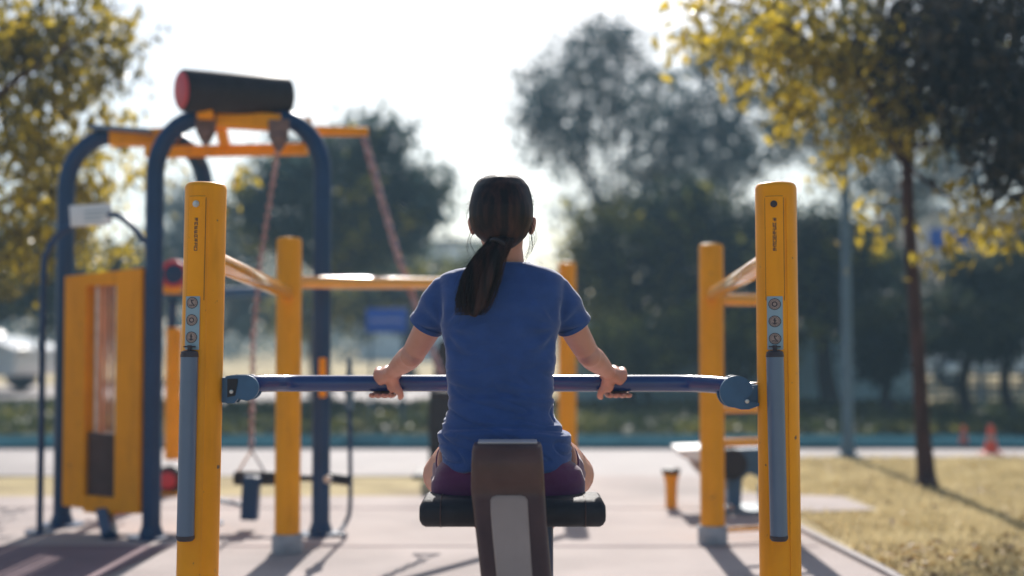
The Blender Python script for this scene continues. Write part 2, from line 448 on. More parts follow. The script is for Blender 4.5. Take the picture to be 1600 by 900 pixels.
def front_post(px_t, px_b, Y, uoff, slant, glyph_seed, label):
    top = P(px_t, 286, Y); b9 = P(px_b, 900, Y)
    d = (b9 - top); base = top + d * (top.z / -d.z); 
    po = post(base, top, PR, label)
    ax = (top - base).normalized()
    def S(u, py, dr):
        """surface point: u arc metres right of the axis line, photo row py, dr metres proud of the paint"""
        z = P(px_t, py, Y).z
        c = base + ax * ((z - base.z) / ax.z); a = u / PR
        rr = PR + dr
        return c + Vector((math.sin(a) * rr, -math.cos(a) * rr, 0))
    def patch(u0, u1, y0, y1, d0, d1, nseg=8, taper=0):
        mb = MB(); rings = []
        for py, tp in ((y0, 0), (y1, taper)):
            ua, ub = u0 + tp, u1 - tp
            rings.append([S(ua + (ub - ua) * i / nseg, py, d1) for i in range(nseg + 1)] + [S(ub + (ua - ub) * i / nseg, py, d0) for i in range(nseg + 1)])
        mb.loft(rings); return mb
    uc = uoff
    # raised cover strip
    mk('cover_strip', patch(uc - .024, uc + .024, 310, 466, -.002, .0028, 10), M['yellow'], po)
    for ug in (uc - .0255, uc + .0255):
        mk('groove', patch(ug - .0009, ug + .0009, 312, 470, .0005, .0012, 2), M['groove'], po)  # thin dark brown line along each strip edge
    mk('groove', patch(uc - .024, uc + .024, 309.2, 310, .0005, .0012, 6), M['groove'], po)
    mk('side_rib', patch(uc + .033, uc + .0385, 312, 900, -.001, .0022, 3), M['yellow'], po)
    # bolt
    bp = S(uc, 322, .003); bn = (bp - (base + ax * ((bp.z - base.z) / ax.z))); bn.z = 0; bn.normalize()
    bm_ = MB(); bm_.cyl(bp, bp + bn * .004, .0095, 20, .001); bm_.cyl(bp + bn * .004, bp + bn * .008, .006, 6)
    mk('bolt', bm_, M['steel'] if glyph_seed == 1 else M['ink'], po)
    # column of small stamped characters
    rr = random.Random(glyph_seed); tx = MB()
    def stroke(u0, y0, u1, y1, w):
        a, b = S(u0, y0, .0031), S(u1, y1, .0031); t = (b - a)
        if t.length < 1e-6: return
        nrm = Vector((0, -1, 0)); sd = t.normalized().cross(nrm).normalized() * w
        tx.prism([a - sd, a + sd, b + sd, b - sd], (0, -.0004, 0))
    for gi in range(8):
        y0 = 344 + gi * 6.4; h = 4.6; w = .0046
        k_ = rr.sample(range(6), 4)
        segs = [((-w, y0), (w, y0)), ((-w, y0 + h / 2), (w, y0 + h / 2)), ((-w, y0 + h), (w, y0 + h)),
                ((-w * .8, y0), (-w * .8, y0 + h)), ((w * .8, y0), (w * .8, y0 + h)), ((0, y0 - 1), (0, y0 + h))]
        for q in k_: stroke(uc + .001 + segs[q][0][0], segs[q][0][1], uc + .001 + segs[q][1][0], segs[q][1][1], .0009)
    mk('lettering', tx, M['ink'], po)
    # sticker with three round pictograms
    su = uc - .005 if glyph_seed == 1 else uc - .001
    st = mk('pictogram_sticker', patch(su - .0205, su + .0205, 464, 546, .001, .004, 8), M['sticker'], po)
    pw = MB(); pi_ = MB()
    for gi in range(3):
        y0 = 476 + gi * 26.5 - (2 if glyph_seed == 1 else 0) ; pxr = .0165
        k1 = 2000 / Y  # photo rows per metre here
        ring = []
        def disc(mb, ra, rb, dr):
            n = 28; rings = []
            vs, fs = [], []
            for i in range(n):
                a = math.tau * i / n
                for rad in (ra, rb):
                    vs.append(S(su + math.cos(a) * rad, y0 + math.sin(a) * rad * k1, dr))
            for i in range(n):
                j_ = (i + 1) % n; fs.append((2 * i, 2 * j_, 2 * j_ + 1, 2 * i + 1))
            mb.add(vs, fs)
        disc(pw, .0001, .0158, .0046)
        disc(pi_, .0138, .0158, .0052); disc(pi_, .0105, .0112, .0052)
        kind_ = (gi + glyph_seed) % 3
        def st2(u0, v0, u1, v1, w=.0011):
            a, b = S(su + u0, y0 + v0 * k1, .0054), S(su + u1, y0 + v1 * k1, .0054)
            sd = (b - a).normalized().cross(Vector((0, -1, 0))).normalized() * w
            pi_.prism([a - sd, a + sd, b + sd, b - sd], (0, -.0004, 0))
        if kind_ == 0: st2(0, -.009, 0, .007, .0018); st2(-.006, .004, 0, .008); st2(.006, .004, 0, .008); st2(-.004, -.004, .004, -.001)
        elif kind_ == 1: st2(-.002, -.008, .001, .002, .0016); st2(.001, .002, .006, .005); st2(-.007, .006, .007, .007); st2(-.002, -.008, .005, -.006)
        else:
            disc(pi_, .0045, .0075, .0052)
    mk('pictogram_disc', pw, M['taupe'], st); mk('pictogram', pi_, M['ink'], st)
    # long grey-blue damper tube with dark caps
    t0 = S(su, 556, .012); t1 = S(su + slant, 832, .012)
    tb = MB(); tb.tube([t0, t1], .0215 if False else .0235, 28); tube = mk('damper_tube', tb, M['steel_blue'], po)
    cp = MB(); dd = (t1 - t0).normalized()
    cp.tube([t0 - dd * .016, t0 - dd * .012, t0 - dd * .0, t0 + dd * .002], [.014, .0225, .0245, .0245], 28); mk('end_cap', cp, M['ink'], tube)
    cp = MB(); cp.tube([t1 - dd * .002, t1 + dd * .006, t1 + dd * .012], [.0245, .0245, .020], 28); mk('end_cap', cp, M['ink'], tube)
    ck = MB(); ck.cyl(t0 - dd * .030, t0 - dd * .014, .006, 12); ck.box(t0 - dd * .026, (.032, .006, .004)); mk('hinge_pin', ck, M['ink'], tube)
    return po, base, top

pl, lb, lt = front_post(322, 308.5, 3.56, -.011, -.0, 1, 'front left yellow post with steel bolt and pictogram sticker')
pr_, rb, rt = front_post(1212, 1219.5, 3.56, -.017, .004, 2, 'front right yellow post with dark bolt and pictogram sticker')
def back_post(px, py_top, Y):
    t = P(px, py_top, Y); return post((t.x, Y, 0.01), t, PR, foot=True), t
bl, blt = back_post(452, 371, 5.75)
br, brt = back_post(1111, 381, 6.0)
bc, bct = back_post(886, 410, 8.1)
hid, hidt = back_post(1219, 386, 6.1)
# dip rails
def rail(a, b, r=.031, name='rail', n=24):
    m_ = MB(); m_.cyl(a, b, r, n, .004); return mk(name, m_, M['yellow_gloss'], rig)
za = 1.196
rail((lb.x + (lt.x - lb.x) * .85, 3.57, za), (blt.x, 5.74, 1.165))
rail((rb.x + (rt.x - rb.x) * .85, 3.57, za), (brt.x, 5.99, 1.165))
rail((blt.x, 5.76, 1.218), (bct.x, 8.08, 1.30), .030, 'crossbar')
for py, r in ((468, .028), (640, .018), (692, .019), (829, .011)):
    a = P(1112, py, 6.0); b = P(1219, py, 6.1); b.z = a.z
    rail(a, b, r, 'rung', 18)

# the bar
BY = 3.70; BR = .0240
bz = P(780, 599, BY).z
bar_pts = smooth_path([P(362, 603, 3.585), P(398, 600, 3.60), P(425, 599, 3.64), P(470, 599, BY), P(620, 599, BY), P(780, 599, BY), P(940, 599, BY), P(1060, 599, BY), P(1100, 600, 3.66), P(1135, 603, 3.60), P(1160, 607, 3.57)], 5)
m_ = MB(); m_.tube(bar_pts, BR, 28); bar = mk('handlebar', m_, M['bar_blue'], rig, label='straight navy blue bar held by the woman')
# brackets
def circle_pts(c, r, a0, a1, n, Y):
    return [P(c[0] + math.cos(a) * r, c[1] + math.sin(a) * r, Y) for a in [a0 + (a1 - a0) * i / n for i in range(n + 1)]]
Yb = 3.545
m_ = MB()
out = circle_pts((1151, 613), 26, R(120), R(345), 24, Yb) + [P(1177, 606, Yb), P(1174, 616, Yb), P(1168, 622, Yb), P(1174, 628, Yb), P(1186, 630, Yb), P(1186, 634, Yb), P(1170, 640, Yb), P(1158, 640, Yb), P(1148, 637, Yb)]
m_.prism(out, (0, .012, 0)); m_.prism([p + Vector((0, .055, 0)) for p in out], (0, .010, 0))
m_.prism([P(1170, 604, Yb + .014), P(1188, 600, Yb + .014), P(1188, 633, Yb + .014), P(1166, 632, Yb + .014)], (0, .038, 0))
br1 = mk('bracket', m_, M['bracket'], rig, label='rounded blue bracket on the right post')
m_ = MB(); c = P(1167, 627, Yb); m_.cyl(c + Vector((0, .002, 0)), c - Vector((0, .006, 0)), .006, 12, .001); mk('bolt', m_, M['steel'], br1)
m_ = MB(); a = P(1171, 603, Yb + .03); b = P(1186, 602, Yb + .03); m_.cyl(a, b, .0095, 16, .001); mk('pin', m_, M['steel'], br1)
m_ = MB()
out = [P(352, 588, Yb), P(362, 586, Yb)] + circle_pts((384, 606), 20, R(-95), R(85), 18, Yb) + [P(372, 623, Yb), P(366, 630, Yb), P(353, 630, Yb)]
m_.prism(out, (0, .012, 0)); m_.prism([p + Vector((0, .055, 0)) for p in out], (0, .010, 0))
m_.prism([P(345, 590, Yb + .014), P(366, 590, Yb + .014), P(364, 629, Yb + .014), P(345, 629, Yb + .014)], (0, .038, 0))
br2 = mk('bracket', m_, M['bracket'], rig, label='half round blue bracket on the left post')
m_ = MB(); m_.prism([P(355, 592, Yb - .004), P(371, 592, Yb - .004), P(371, 597, Yb - .004), P(367, 618, Yb - .004), P(355, 621, Yb - .004)], (0, .006, 0)); mk('cover_plate', m_, M['black'], br2)
m_ = MB(); c = P(362, 612, Yb - .004); m_.cyl(c + Vector((0, .002, 0)), c - Vector((0, .006, 0)), .0055, 12, .001); mk('bolt', m_, M['steel'], br2)

# ------------------------------------------------------------------ seat machine
seat = thing('rowing_machine', 'dark padded cushion and brown leaning support column under the woman', 'rowing machine', (0.0, 3.1, 0))
def rrect(c, u, v, hw, hh, r, n=5):
    pts = []
    for sx, sy, a0 in ((1, 1, 0), (-1, 1, 90), (-1, -1, 180), (1, -1, 270)):
        for i in range(n + 1):
            a = R(a0 + 90 * i / n)
            pts.append(c + u * (sx * (hw - r) + math.cos(a) * r) + v * (sy * (hh - r) + math.sin(a) * r))
    return pts
SY = 3.06
# cushion: rounded-rectangle section along X with chamfered ends
a = P(655, 804, SY); b = P(947, 804, SY); cz = a.z - .0; cushion = MB(); rings = []
hh = .5 * 44 / 2000 * SY
for t, sc_ in ((0, .55), (.012, .85), (.03, 1), (.97, 1), (.988, .85), (1, .55)):
    c = a.lerp(b, t); c.y = SY + .10; c.z = cz
    rings.append(rrect(c, Vector((0, 1, 0)), Vector((0, 0, 1)), .10 * (.9 + .1 * sc_), hh * sc_, hh * .98 * sc_, 8))
cushion.loft(rings); mk('cushion', cushion, M['black'], seat)
# seam piping on the cushion
for px in (688, 915):
    pm = MB()
    c = P(px, 804, SY); c.y = SY + .10; c.z = cz
    rg = rrect(c, Vector((0, 1, 0)), Vector((0, 0, 1)), .101, hh + .001, hh * .98, 8); pm.tube(rg + [rg[0]], .0012, 5, False)
    mk('cushion_seam', pm, M['dark_brown'], seat)
# column
prof = [  # py, xl, xr, Y front, thickness
    (694, 744, 842, 2.985, .085), (695.5, 740.5, 845.5, 2.968, .098), (699, 738.5, 847, 2.96, .103), (706, 737, 848, 2.952, .108), (725, 736, 849.5, 2.945, .11),
    (755, 735.5, 851, 2.95, .10), (768, 735.5, 851.5, 2.955, .095), (782, 737, 852.5, 2.95, .09), (820, 741.5, 855, 2.925, .09), (860, 746, 858.5, 2.90, .09), (900, 750.5, 862, 2.875, .09), (980, 759, 869, 2.82, .09), (1100, 772, 879, 2.74, .09)]
cm = MB(); rings = []
for py, xl, xr, Y, th in prof:
    A = P(xl, py, Y); B = P(xr, py, Y); c = (A + B) / 2; c.y += th / 2
    rings.append(rrect(c, Vector((1, 0, 0)), Vector((0, 1, 0)), (B.x - A.x) / 2, th / 2, min(.018, th * .45), 6))
cm.loft(rings); 
colm = mk('support_column', cm, M['dark_brown'], seat)
tcp = MB(); A = P(745, 694, 2.985); B_ = P(841, 694, 2.985); tcp.box(((A.x + B_.x) / 2, 3.027, A.z + .0025), (B_.x - A.x - .004, .08, .005), None, .002); mk('top_cap', tcp, M['sunlit_cap'], colm)  # added cap; its pale colour stands in for sunlight on the column top
pn = MB(); rings = []
prof2 = [(774, 775, 815, .003), (776, 769, 821, .004), (781, 766, 824.5, .006), (800, 766.3, 825.5, .006), (840, 769.5, 828, .006), (880, 773.5, 830.5, .006), (900, 775.5, 832, .006), (980, 784, 838, .006), (1060, 792, 845, .006), (1070, 799, 838, .003)]
def yf(py):
    for (p0, *_a), (p1, *_b) in zip(prof, prof[1:]):
        if p0 <= py <= p1: 
            t = (py - p0) / (p1 - p0); return _a[2] * (1 - t) + _b[2] * t
    return prof[-1][3]
for py, xl, xr, pr0 in prof2:
    Y = yf(py); A = P(xl, py, Y); B = P(xr, py, Y); c = (A + B) / 2; c.y = Y + .004
    rings.append(rrect(c, Vector((1, 0, 0)), Vector((0, 1, 0)), (B.x - A.x) / 2, .004 + pr0, .006, 4))
pn.loft(rings); mk('inset_panel', pn, M['taupe'], colm)
# blue stand behind the column, base plate and foot rest
m_ = MB(); c0 = P(838, 826, 3.14); 
m_.tube([(c0.x, 3.16, 0.03), (c0.x, 3.16, .55)], .042, 24); mk('stand_tube', m_, M['blue'], seat)
m_ = MB(); m_.box((.03, 3.02, .022), (.36, .70, .018), None, .006); mk('base_plate', m_, M['blue'], seat)
m_ = MB(); m_.tube([(c0.x, 3.16, .27), (c0.x, 3.30, .29), (.02, 3.42, .30)], .02, 14); m_.cyl((-.14, 3.42, .315), (.16, 3.42, .315), .022, 18, .004); mk('foot_rest', m_, M['blue'], seat)

# ------------------------------------------------------------------ woman
wo = thing('person', 'woman with dark ponytail, blue t-shirt and purple shorts, seated with back turned, gripping bar', 'person', (0, 3.25, .58))
def remesh(mb, vox, smooth_it=4, name='tmp', fac=.5):
    me = bpy.data.meshes.new(name); me.from_pydata([tuple(v) for v in mb.v], [], mb.f); me.update()
    bm = bmesh.new(); bm.from_mesh(me); bmesh.ops.recalc_face_normals(bm, faces=bm.faces[:]); bm.to_mesh(me); bm.free()
    o = bpy.data.objects.new(name, me); COL.objects.link(o)
    r = o.modifiers.new('r', 'REMESH'); r.mode = 'VOXEL'; r.voxel_size = vox; r.adaptivity = 0
    if smooth_it:
        s = o.modifiers.new('s', 'SMOOTH'); s.iterations = smooth_it; s.factor = fac
    dg = bpy.context.evaluated_depsgraph_get(); dg.update()
    ev = o.evaluated_get(dg); m2 = bpy.data.meshes.new_from_object(ev, depsgraph=dg)
    out = MB(); out.v = [v.co.copy() for v in m2.vertices]; out.f = [tuple(p.vertices) for p in m2.polygons]
    nr = [v.normal.copy() for v in m2.vertices]
    bpy.data.objects.remove(o); bpy.data.meshes.remove(me); bpy.data.meshes.remove(m2)
    return out, nr

def sring(py, xl, xr, Yc, hd, n=48, ex=2.4):
    A = P(xl, py, Yc); B = P(xr, py, Yc); c = (A + B) / 2; hw = (B.x - A.x) / 2; out = []
    for i in range(n):
        a = math.tau * i / n; ca, sa = math.cos(a), math.sin(a)
        out.append(c + Vector((math.copysign(abs(ca) ** (2 / ex), ca) * hw, math.copysign(abs(sa) ** (2 / ex), sa) * hd, 0)))
    return out

# skeleton joints, s=-1 left in the picture, +1 right
J = {-1: dict(sh=P(703, 452, 3.25), el=P(645, 554, 3.40), wr=P(611, 583, 3.635)),
      1: dict(sh=P(862, 452, 3.25), el=P(919, 554, 3.40), wr=P(952, 583, 3.635))}
body = MB()
# torso core, neck, head
body.loft([sring(y, xl, xr, 3.25, hd) for y, xl, xr, hd in ((432, 715, 858, .055), (480, 710, 857, .070), (560, 720, 846, .068), (640, 722, 845, .068), (720, 712, 873, .09), (762, 705, 885, .10))])
body.tube([P(791, 440, 3.25), P(791, 412, 3.245), P(790, 388, 3.235), P(788, 365, 3.235)], [.066, .046, .043, .05], 24)
body.tube([P(791, 436, 3.24), P(735, 438, 3.25)], [.05, .03], 16); body.tube([P(791, 436, 3.24), P(832, 438, 3.25)], [.05, .03], 16)
HY = 3.235; hc = P(783, 335, HY)
body.ell(hc + Vector((0, -.005, .012)), (.072, .086, .083))
body.ell(hc + Vector((0, .03, -.045)), (.055, .062, .065))       # face, jaw
body.ell(hc + Vector((0, .062, -.085)), (.028, .026, .024))      # chin
body.ell(hc + Vector((0, .100, -.022)), (.012, .016, .020))      # nose
body.ell(hc + Vector((0, .097, -.032)), (.016, .012, .009))
for s in (-1, 1):
    body.ell(hc + Vector((s * .034, .070, -.012)), (.020, .012, .012))  # cheek
    c = P(737 if s < 0 else 832, 353, HY - .005)
    body.ell(c, (.008, .014, .026), Euler((0, s * .2, s * .35)).to_matrix())
body.ell(hc + Vector((0, .092, -.058)), (.020, .008, .005)); body.ell(hc + Vector((0, .090, -.067)), (.017, .009, .006))
# arms
for s in (-1, 1):
    j_ = J[s]; sh, el, wr = j_['sh'], j_['el'], j_['wr']
    body.tube([sh, sh.lerp(el, .3), sh.lerp(el, .62), el + (sh - el) * .1], [.045, .041, .036, .0325], 20)
    fa = [el + (sh - el) * .12, el, el.lerp(wr, .22), el.lerp(wr, .5), el.lerp(wr, .8), wr]
    body.tube(fa, [.032, .0325, .034, .030, .0235, .0205], 20, squash=.96)
    body.ell(el + Vector((s * .004, -.008, -.003)), (.030, .030, .031))
    # hand: heel and palm over the near/top side of the bar
    bx = (P(607, 599, BY).x if s < 0 else P(957, 599, BY).x)
    bc_ = Vector((bx, BY, bz))
    def H(u, y, z): return bc_ + Vector((s * u, y, z))      # u grows outward (little finger side)
    pal = [wr, H(.004, -.040, .024), H(.002, -.012, .037), H(.004, .012, .037)]
    body.tube(pal, [.0215, .0215, .0175, .013], 16)
    for u in (-.026, -.009, .010, .028):
        body.tube([wr.lerp(H(u * .6, -.040, .020), .6), H(u, -.026, .027), H(u, -.002, .037), H(u, .016, .0355)], [.016, .0155, .0125, .0105], 12)
    # thenar pad on the near side
    body.tube([wr + Vector((0, 0, -.003)), H(-.018, -.038, .006), H(-.026, -.036, -.008)], [.018, .0165, .0125], 14)
    body.tube([wr + Vector((0, 0, -.004)), H(.020, -.037, .008), H(.030, -.026, .020)], [.017, .0135, .012], 14)
    body.ell(H(-.016, -.034, -.004), (.019, .011, .022))
    # thumb
    th_ = smooth_path([H(-.020, -.036, -.004), H(-.034, -.036, -.020), H(-.038, -.026, -.035), H(-.034, -.012, -.040)], 4)
    body.tube(th_, lerp_list([.0125, .0105, .0098, .0075], len(th_)), 12); body.ell(th_[-1], (.0078, .0078, .0078), None, 10, 8)
    # four fingers round the far side, tips under the bar
    for k_, (u, ln) in enumerate(((-.027, .95), (-.009, 1.05), (.010, 1.0), (.028, .82))):
        fu = u + .012; 
        A_ = [H(u, .010, .0365), H(u + .004, .032, .024), H(u + .007, .0385, -.004), H(u + .012, .026, -.030), H(u + .017, .026 - .036 * ln, -.0345), H(u + .021, .026 - .054 * ln, -.0335)]
        fp = smooth_path(A_, 4)
        body.tube(fp, lerp_list([.0105, .0098, .0092, .0088, .0082, .0074], len(fp)), 12); body.ell(fp[-1], (.0076, .0076, .0076), None, 10, 8)
# legs
for s in (-1, 1):
    hip = P(735 if s < 0 else 850, 742, 3.27); hip.z = .655
    kn = P(698 if s < 0 else 891, 742, 3.62)
    an = Vector(((.05) if s < 0 else .012, 3.36 if s < 0 else 3.44, .385))
    body.tube([hip, hip.lerp(kn, .4), hip.lerp(kn, .85), kn], [.084, .080, .070, .063], 24)
    body.ell(kn, (.068, .064, .064))
    body.tube([kn, kn.lerp(an, .3), kn.lerp(an, .6), an], [.055, .050, .040, .030], 20)
    body.tube([an, an + Vector((s * .015, .05, -.035)), an + Vector((s * .02, .13, -.045))], [.032, .030, .022], 16)
bm2, _ = remesh(body, .0036, 5)
mk('body', bm2, M['skin'], wo, ang=180)
# finger nails would be under the bar; eyes and brows
for s in (-1, 1):
    e_ = MB(); e_.ell(hc + Vector((s * .030, .083, .0)), (.012, .010, .008)); eye = mk('eye', e_, M['eye'], wo)
    e_ = MB(); e_.ell(hc + Vector((s * .030, .0905, .0)), (.005, .003, .005)); mk('iris', e_, M['iris'], eye)
    e_ = MB(); e_.tube([hc + Vector((s * .014, .090, .018)), hc + Vector((s * .030, .088, .022)), hc + Vector((s * .044, .076, .018))], [.002, .003, .0015], 6); mk('eyebrow', e_, M['hair'], wo)

# t-shirt
sh_ = MB()
rows = [(411, 768, 825, 3.24, .052), (414.5, 752, 838, 3.24, .060), (418, 732, 852, 3.243, .066), (422.5, 708, 866, 3.246, .072), (430, 690, 879, 3.25, .080), (447, 684, 885, 3.25, .094), (480, 686, 880, 3.25, .105),
        (520, 691, 873, 3.25, .106), (560, 697, 868, 3.25, .100), (600, 700, 864, 3.25, .096), (635, 700, 866, 3.25, .098), (652, 697, 871, 3.25, .103), (662, 693, 879, 3.25, .110), (672, 688, 886, 3.255, .118),
        (690, 688, 891, 3.26, .126), (712, 690, 893, 3.26, .132), (731, 693, 894, 3.26, .133)]
sh_.loft([sring(*r) for r in rows])
for s in (-1, 1):
    a0 = P(712 if s < 0 else 853, 447, 3.25); a1 = P(699 if s < 0 else 866, 454, 3.25); a2 = P(684 if s < 0 else 880, 478, 3.265)
    a3 = P(669.5 if s < 0 else 893.5, 502, 3.285)
    sh_.tube([a0, a1, a2, a3, a3 + (a3 - a2).normalized() * .012], [.034, .0435, .048, .0455, .0465], 28)
smb, nr = remesh(sh_, .0038, 16)
wz = P(780, 668, 3.13).z
def sm(a, b, x):
    t = max(0, min(1, (x - a) / (b - a))); return t * t * (3 - 2 * t)
for i, v in enumerate(smb.v):
    d = 0
    q = Vector((v.x * 4, v.y * 4, v.z * 26))
    low = 1 - sm(.80, 1.0, v.z)
    # soft horizontal gathers at the small of the back
    d += (noise.noise(q + Vector((0, 0, 2 * math.sin(v.x * 7)))) ) * .0095 * (.25 + low)
    # deep crease with roll at the waist
    zc = wz + .012 * math.cos(v.x * 9 + .3) - .012
    d += -.0075 * math.exp(-((v.z - zc) / .0065) ** 2) + .0055 * math.exp(-((v.z - zc + .017) / .011) ** 2)
    zc2 = wz + .062 + .02 * math.cos(v.x * 8)
    d += -.0035 * math.exp(-((v.z - zc2) / .008) ** 2) + .003 * math.exp(-((v.z - zc2 + .016) / .010) ** 2)
    # pulls from the armpits towards the shoulder blades
    for s in (-1, 1):
        ap = P(694 if s < 0 else 871, 515, 3.2)
        dx, dz = (v.x - ap.x) * -s, v.z - ap.z
        rr_ = math.hypot(dx, dz); an_ = math.atan2(dz, dx)
        d += .0045 * math.sin(an_ * 9 + 1) * math.exp(-(rr_ / .10) ** 2) * sm(.015, .05, rr_)
    d += noise.noise(Vector((v.x * 9, v.y * 9, v.z * 9))) * .004
    n5 = noise.noise(Vector((v.x * 13 + v.z * 9, v.y * 8, v.z * 34 + v.x * 5)))
    d += -.0045 * math.exp(-(n5 / .12) ** 2) * (.15 + .85 * low) + .0012
    smb.v[i] = v + nr[i] * d
shirt = mk('t_shirt', smb, M['shirt'], wo, ang=180)
for s in (-1, 1):
    q0 = P(669.5 if s < 0 else 893.5, 502, 3.285); q1 = P(684 if s < 0 else 880, 478, 3.265); ax_ = (q0 - q1).normalized(); hm_ = MB()
    hm_.tube([q0 + ax_ * .001, q0 + ax_ * .0025, q0 + ax_ * .013, q0 + ax_ * .0145], [.0452, .0468, .0474, .0450], 36, False); mk('sleeve_hem', hm_, M['shirt'], shirt)
# collar rib and hems
m_ = MB(); rg = sring(411, 766, 827, 3.24, .054, 40); rg = [p + Vector((0, 0, -.002 + .004 * math.sin(i / 40 * math.tau))) for i, p in enumerate(rg)]
m_.tube(rg + [rg[0]], .0045, 8, False); mk('collar', m_, M['shirt'], shirt)
# shorts
so = MB()
so.loft([sring(y, xl, xr, Yc, hd, 48, 2.6) for y, xl, xr, Yc, hd in ((700, 708, 875, 3.265, .10), (718, 694, 890, 3.265, .122), (732, 681, 908, 3.265, .126), (750, 675, 914, 3.262, .128), (768, 675, 914, 3.26, .126), (775, 686, 903, 3.26, .11))])
for s in (-1, 1):
    hip = P(728 if s < 0 else 858, 742, 3.28); hip.z = .652; c1 = P(717 if s < 0 else 871.5, 746, 3.44)
    so.tube([hip, hip.lerp(c1, .5), c1], [.078, .078, .0765], 26)
smb2, nr2 = remesh(so, .0045, 4)
for i, v in enumerate(smb2.v): smb2.v[i] = v + nr2[i] * (noise.noise(Vector((v.x * 16, v.y * 16, v.z * 28))) * .005)
mk('shorts', smb2, M['shorts'], wo, ang=180)
# shoes
for s in (-1, 1):
    an = Vector((.05 if s < 0 else .012, 3.36 if s < 0 else 3.44, .385))
    m_ = MB(); m_.tube([an + Vector((0, -.035, -.03)), an + Vector((s * .005, 0, -.035)), an + Vector((s * .018, .09, -.052)), an + Vector((s * .022, .15, -.058)), an + Vector((s * .022, .175, -.06))], [.026, .040, .038, .034, .018], 18)
    mk('shoe', m_, M['shoe'], wo)

# hair: cap, ponytail core, strands
hm = MB()
hrows = [(271, 781, 790, 3.215, .01), (272.5, 770, 800, 3.215, .03), (276, 758, 810, 3.214, .048), (282, 748, 818.5, 3.213, .063), (292, 740.5, 826, 3.21, .076), (306, 736, 830, 3.208, .086), (325, 732.5, 834, 3.205, .093), (342, 732.5, 833.5, 3.203, .092),
         (357, 736.5, 829.5, 3.20, .084), (370, 745, 823, 3.195, .070), (380, 757, 812, 3.19, .055), (388, 770, 800, 3.18, .035)]
hm.loft([sring(y, a_, b_, Yc, hd, 40, 2.15) for y, a_, b_, Yc, hd in hrows])
hcap, hn = remesh(hm, .004, 5)
for i, v in enumerate(hcap.v):
    # combed ridges converging on the tie
    tie = P(783, 376, 3.12); d_ = v - tie; an_ = math.atan2(d_.x, d_.z)
    hcap.v[i] = v + hn[i] * (.0022 * noise.noise(v * 22))
tail = smooth_path([P(785, 366, 3.15), P(780, 380, 3.125), P(770, 394, 3.115), P(757, 420, 3.11), P(748, 450, 3.108), P(742, 478, 3.108), P(738, 494, 3.112)], 5)
tr = lerp_list([.020, .026, .030, .035, .041, .039, .029, .012][0:8], len(tail))
core = MB(); core.tube(tail, [r * .84 for r in tr], 16, squash=.5)
hcap.add(core.v, core.f)
rs = random.Random(3)
def strand(pts, r):
    hcap.tube(pts, [r * (1 - .6 * i / (len(pts) - 1)) for i in range(len(pts))], 3, False)
for _ in range(900):
    a = rs.uniform(0, math.tau); q = rs.uniform(.7, 1.0) + .35 * rs.random() ** 4; ln = rs.uniform(.66, 1.0); n_ = len(tail)
    drift = rs.uniform(-.016, .010); pts = []
    for i in range(0, int(n_ * ln), 2):
        t = i / n_
        tw = a + t * rs.uniform(.9, 1.1) * .6
        o_ = Vector((math.cos(tw), math.sin(tw) * .5, 0)) * tr[i] * q
        w_ = Vector((noise.noise(Vector((a * 9, t * 3, 0))), noise.noise(Vector((a * 9, t * 3, 5))), 0)) * .006 * t
        pts.append(tail[i] + o_ + w_ + Vector((drift * t * t * 2, 0, 0)))
    if len(pts) > 2:
        e_ = (pts[-1] - pts[-2]); pts.append(pts[-1] + e_ * .7 + Vector((rs.uniform(-.006, .004), 0, 0)))
        strand(pts, rs.uniform(.0005, .0011))
# wisps off the tail, the nape and round the ears
for _ in range(46):
    i = rs.randint(8, 24); st_ = tail[i] + Vector((-tr[i] * .8, rs.uniform(-.01, .01), 0))
    strand(smooth_path([st_, st_ + Vector((-.012 * rs.random(), 0, -.02)), st_ + Vector((-.024 * rs.random() - .004, 0, -.035 - .02 * rs.random()))], 4), .0005)
for (x0, y0, x1, y1, x2, y2) in ((739, 350, 730, 385, 736, 404), (740, 362, 735, 380, 745, 400), (829, 350, 834, 380, 820, 408), (827, 356, 831, 382, 816, 404), (830, 345, 838, 372, 826, 396), (826, 360, 826, 385, 818, 411), (829, 352, 829, 380, 819, 400), (828, 358, 833, 388, 824, 402), (745, 300, 728, 335, 729, 352)):
    for kx in range(4):
        q = Vector((rs.uniform(-.003, .003), rs.uniform(-.01, .02), rs.uniform(-.004, .004)))
        strand(smooth_path([P(x0, y0, 3.2), P(x1, y1, 3.2) + q, P(x2, y2, 3.19) + q * 1.6], 6), .0004)
for _ in range(420):   # short flyaways on the crown
    a = rs.uniform(-1.45, 1.45); c = hc + Vector((math.sin(a) * .078, rs.uniform(-.06, .03), .012 + math.cos(a) * .086 - .003))
    d_ = Vector((math.sin(a) + rs.uniform(-.9, .9), rs.uniform(-.5, .5), math.cos(a) * .7)).normalized()
    strand([c - d_ * .004, c + d_ * .005, c + d_ * .009 + Vector((rs.uniform(-.004, .004), 0, -.002))], .0004)
hair = mk('hair', hcap, M['hair'], wo, ang=180)
m_ = MB(); tq = (tail[7] - tail[5]).normalized().to_track_quat('Z', 'Y').to_matrix(); m_.tor(tail[6], .019, .005, 20, 8, tq); mk('hair_tie', m_, M['black'], wo)

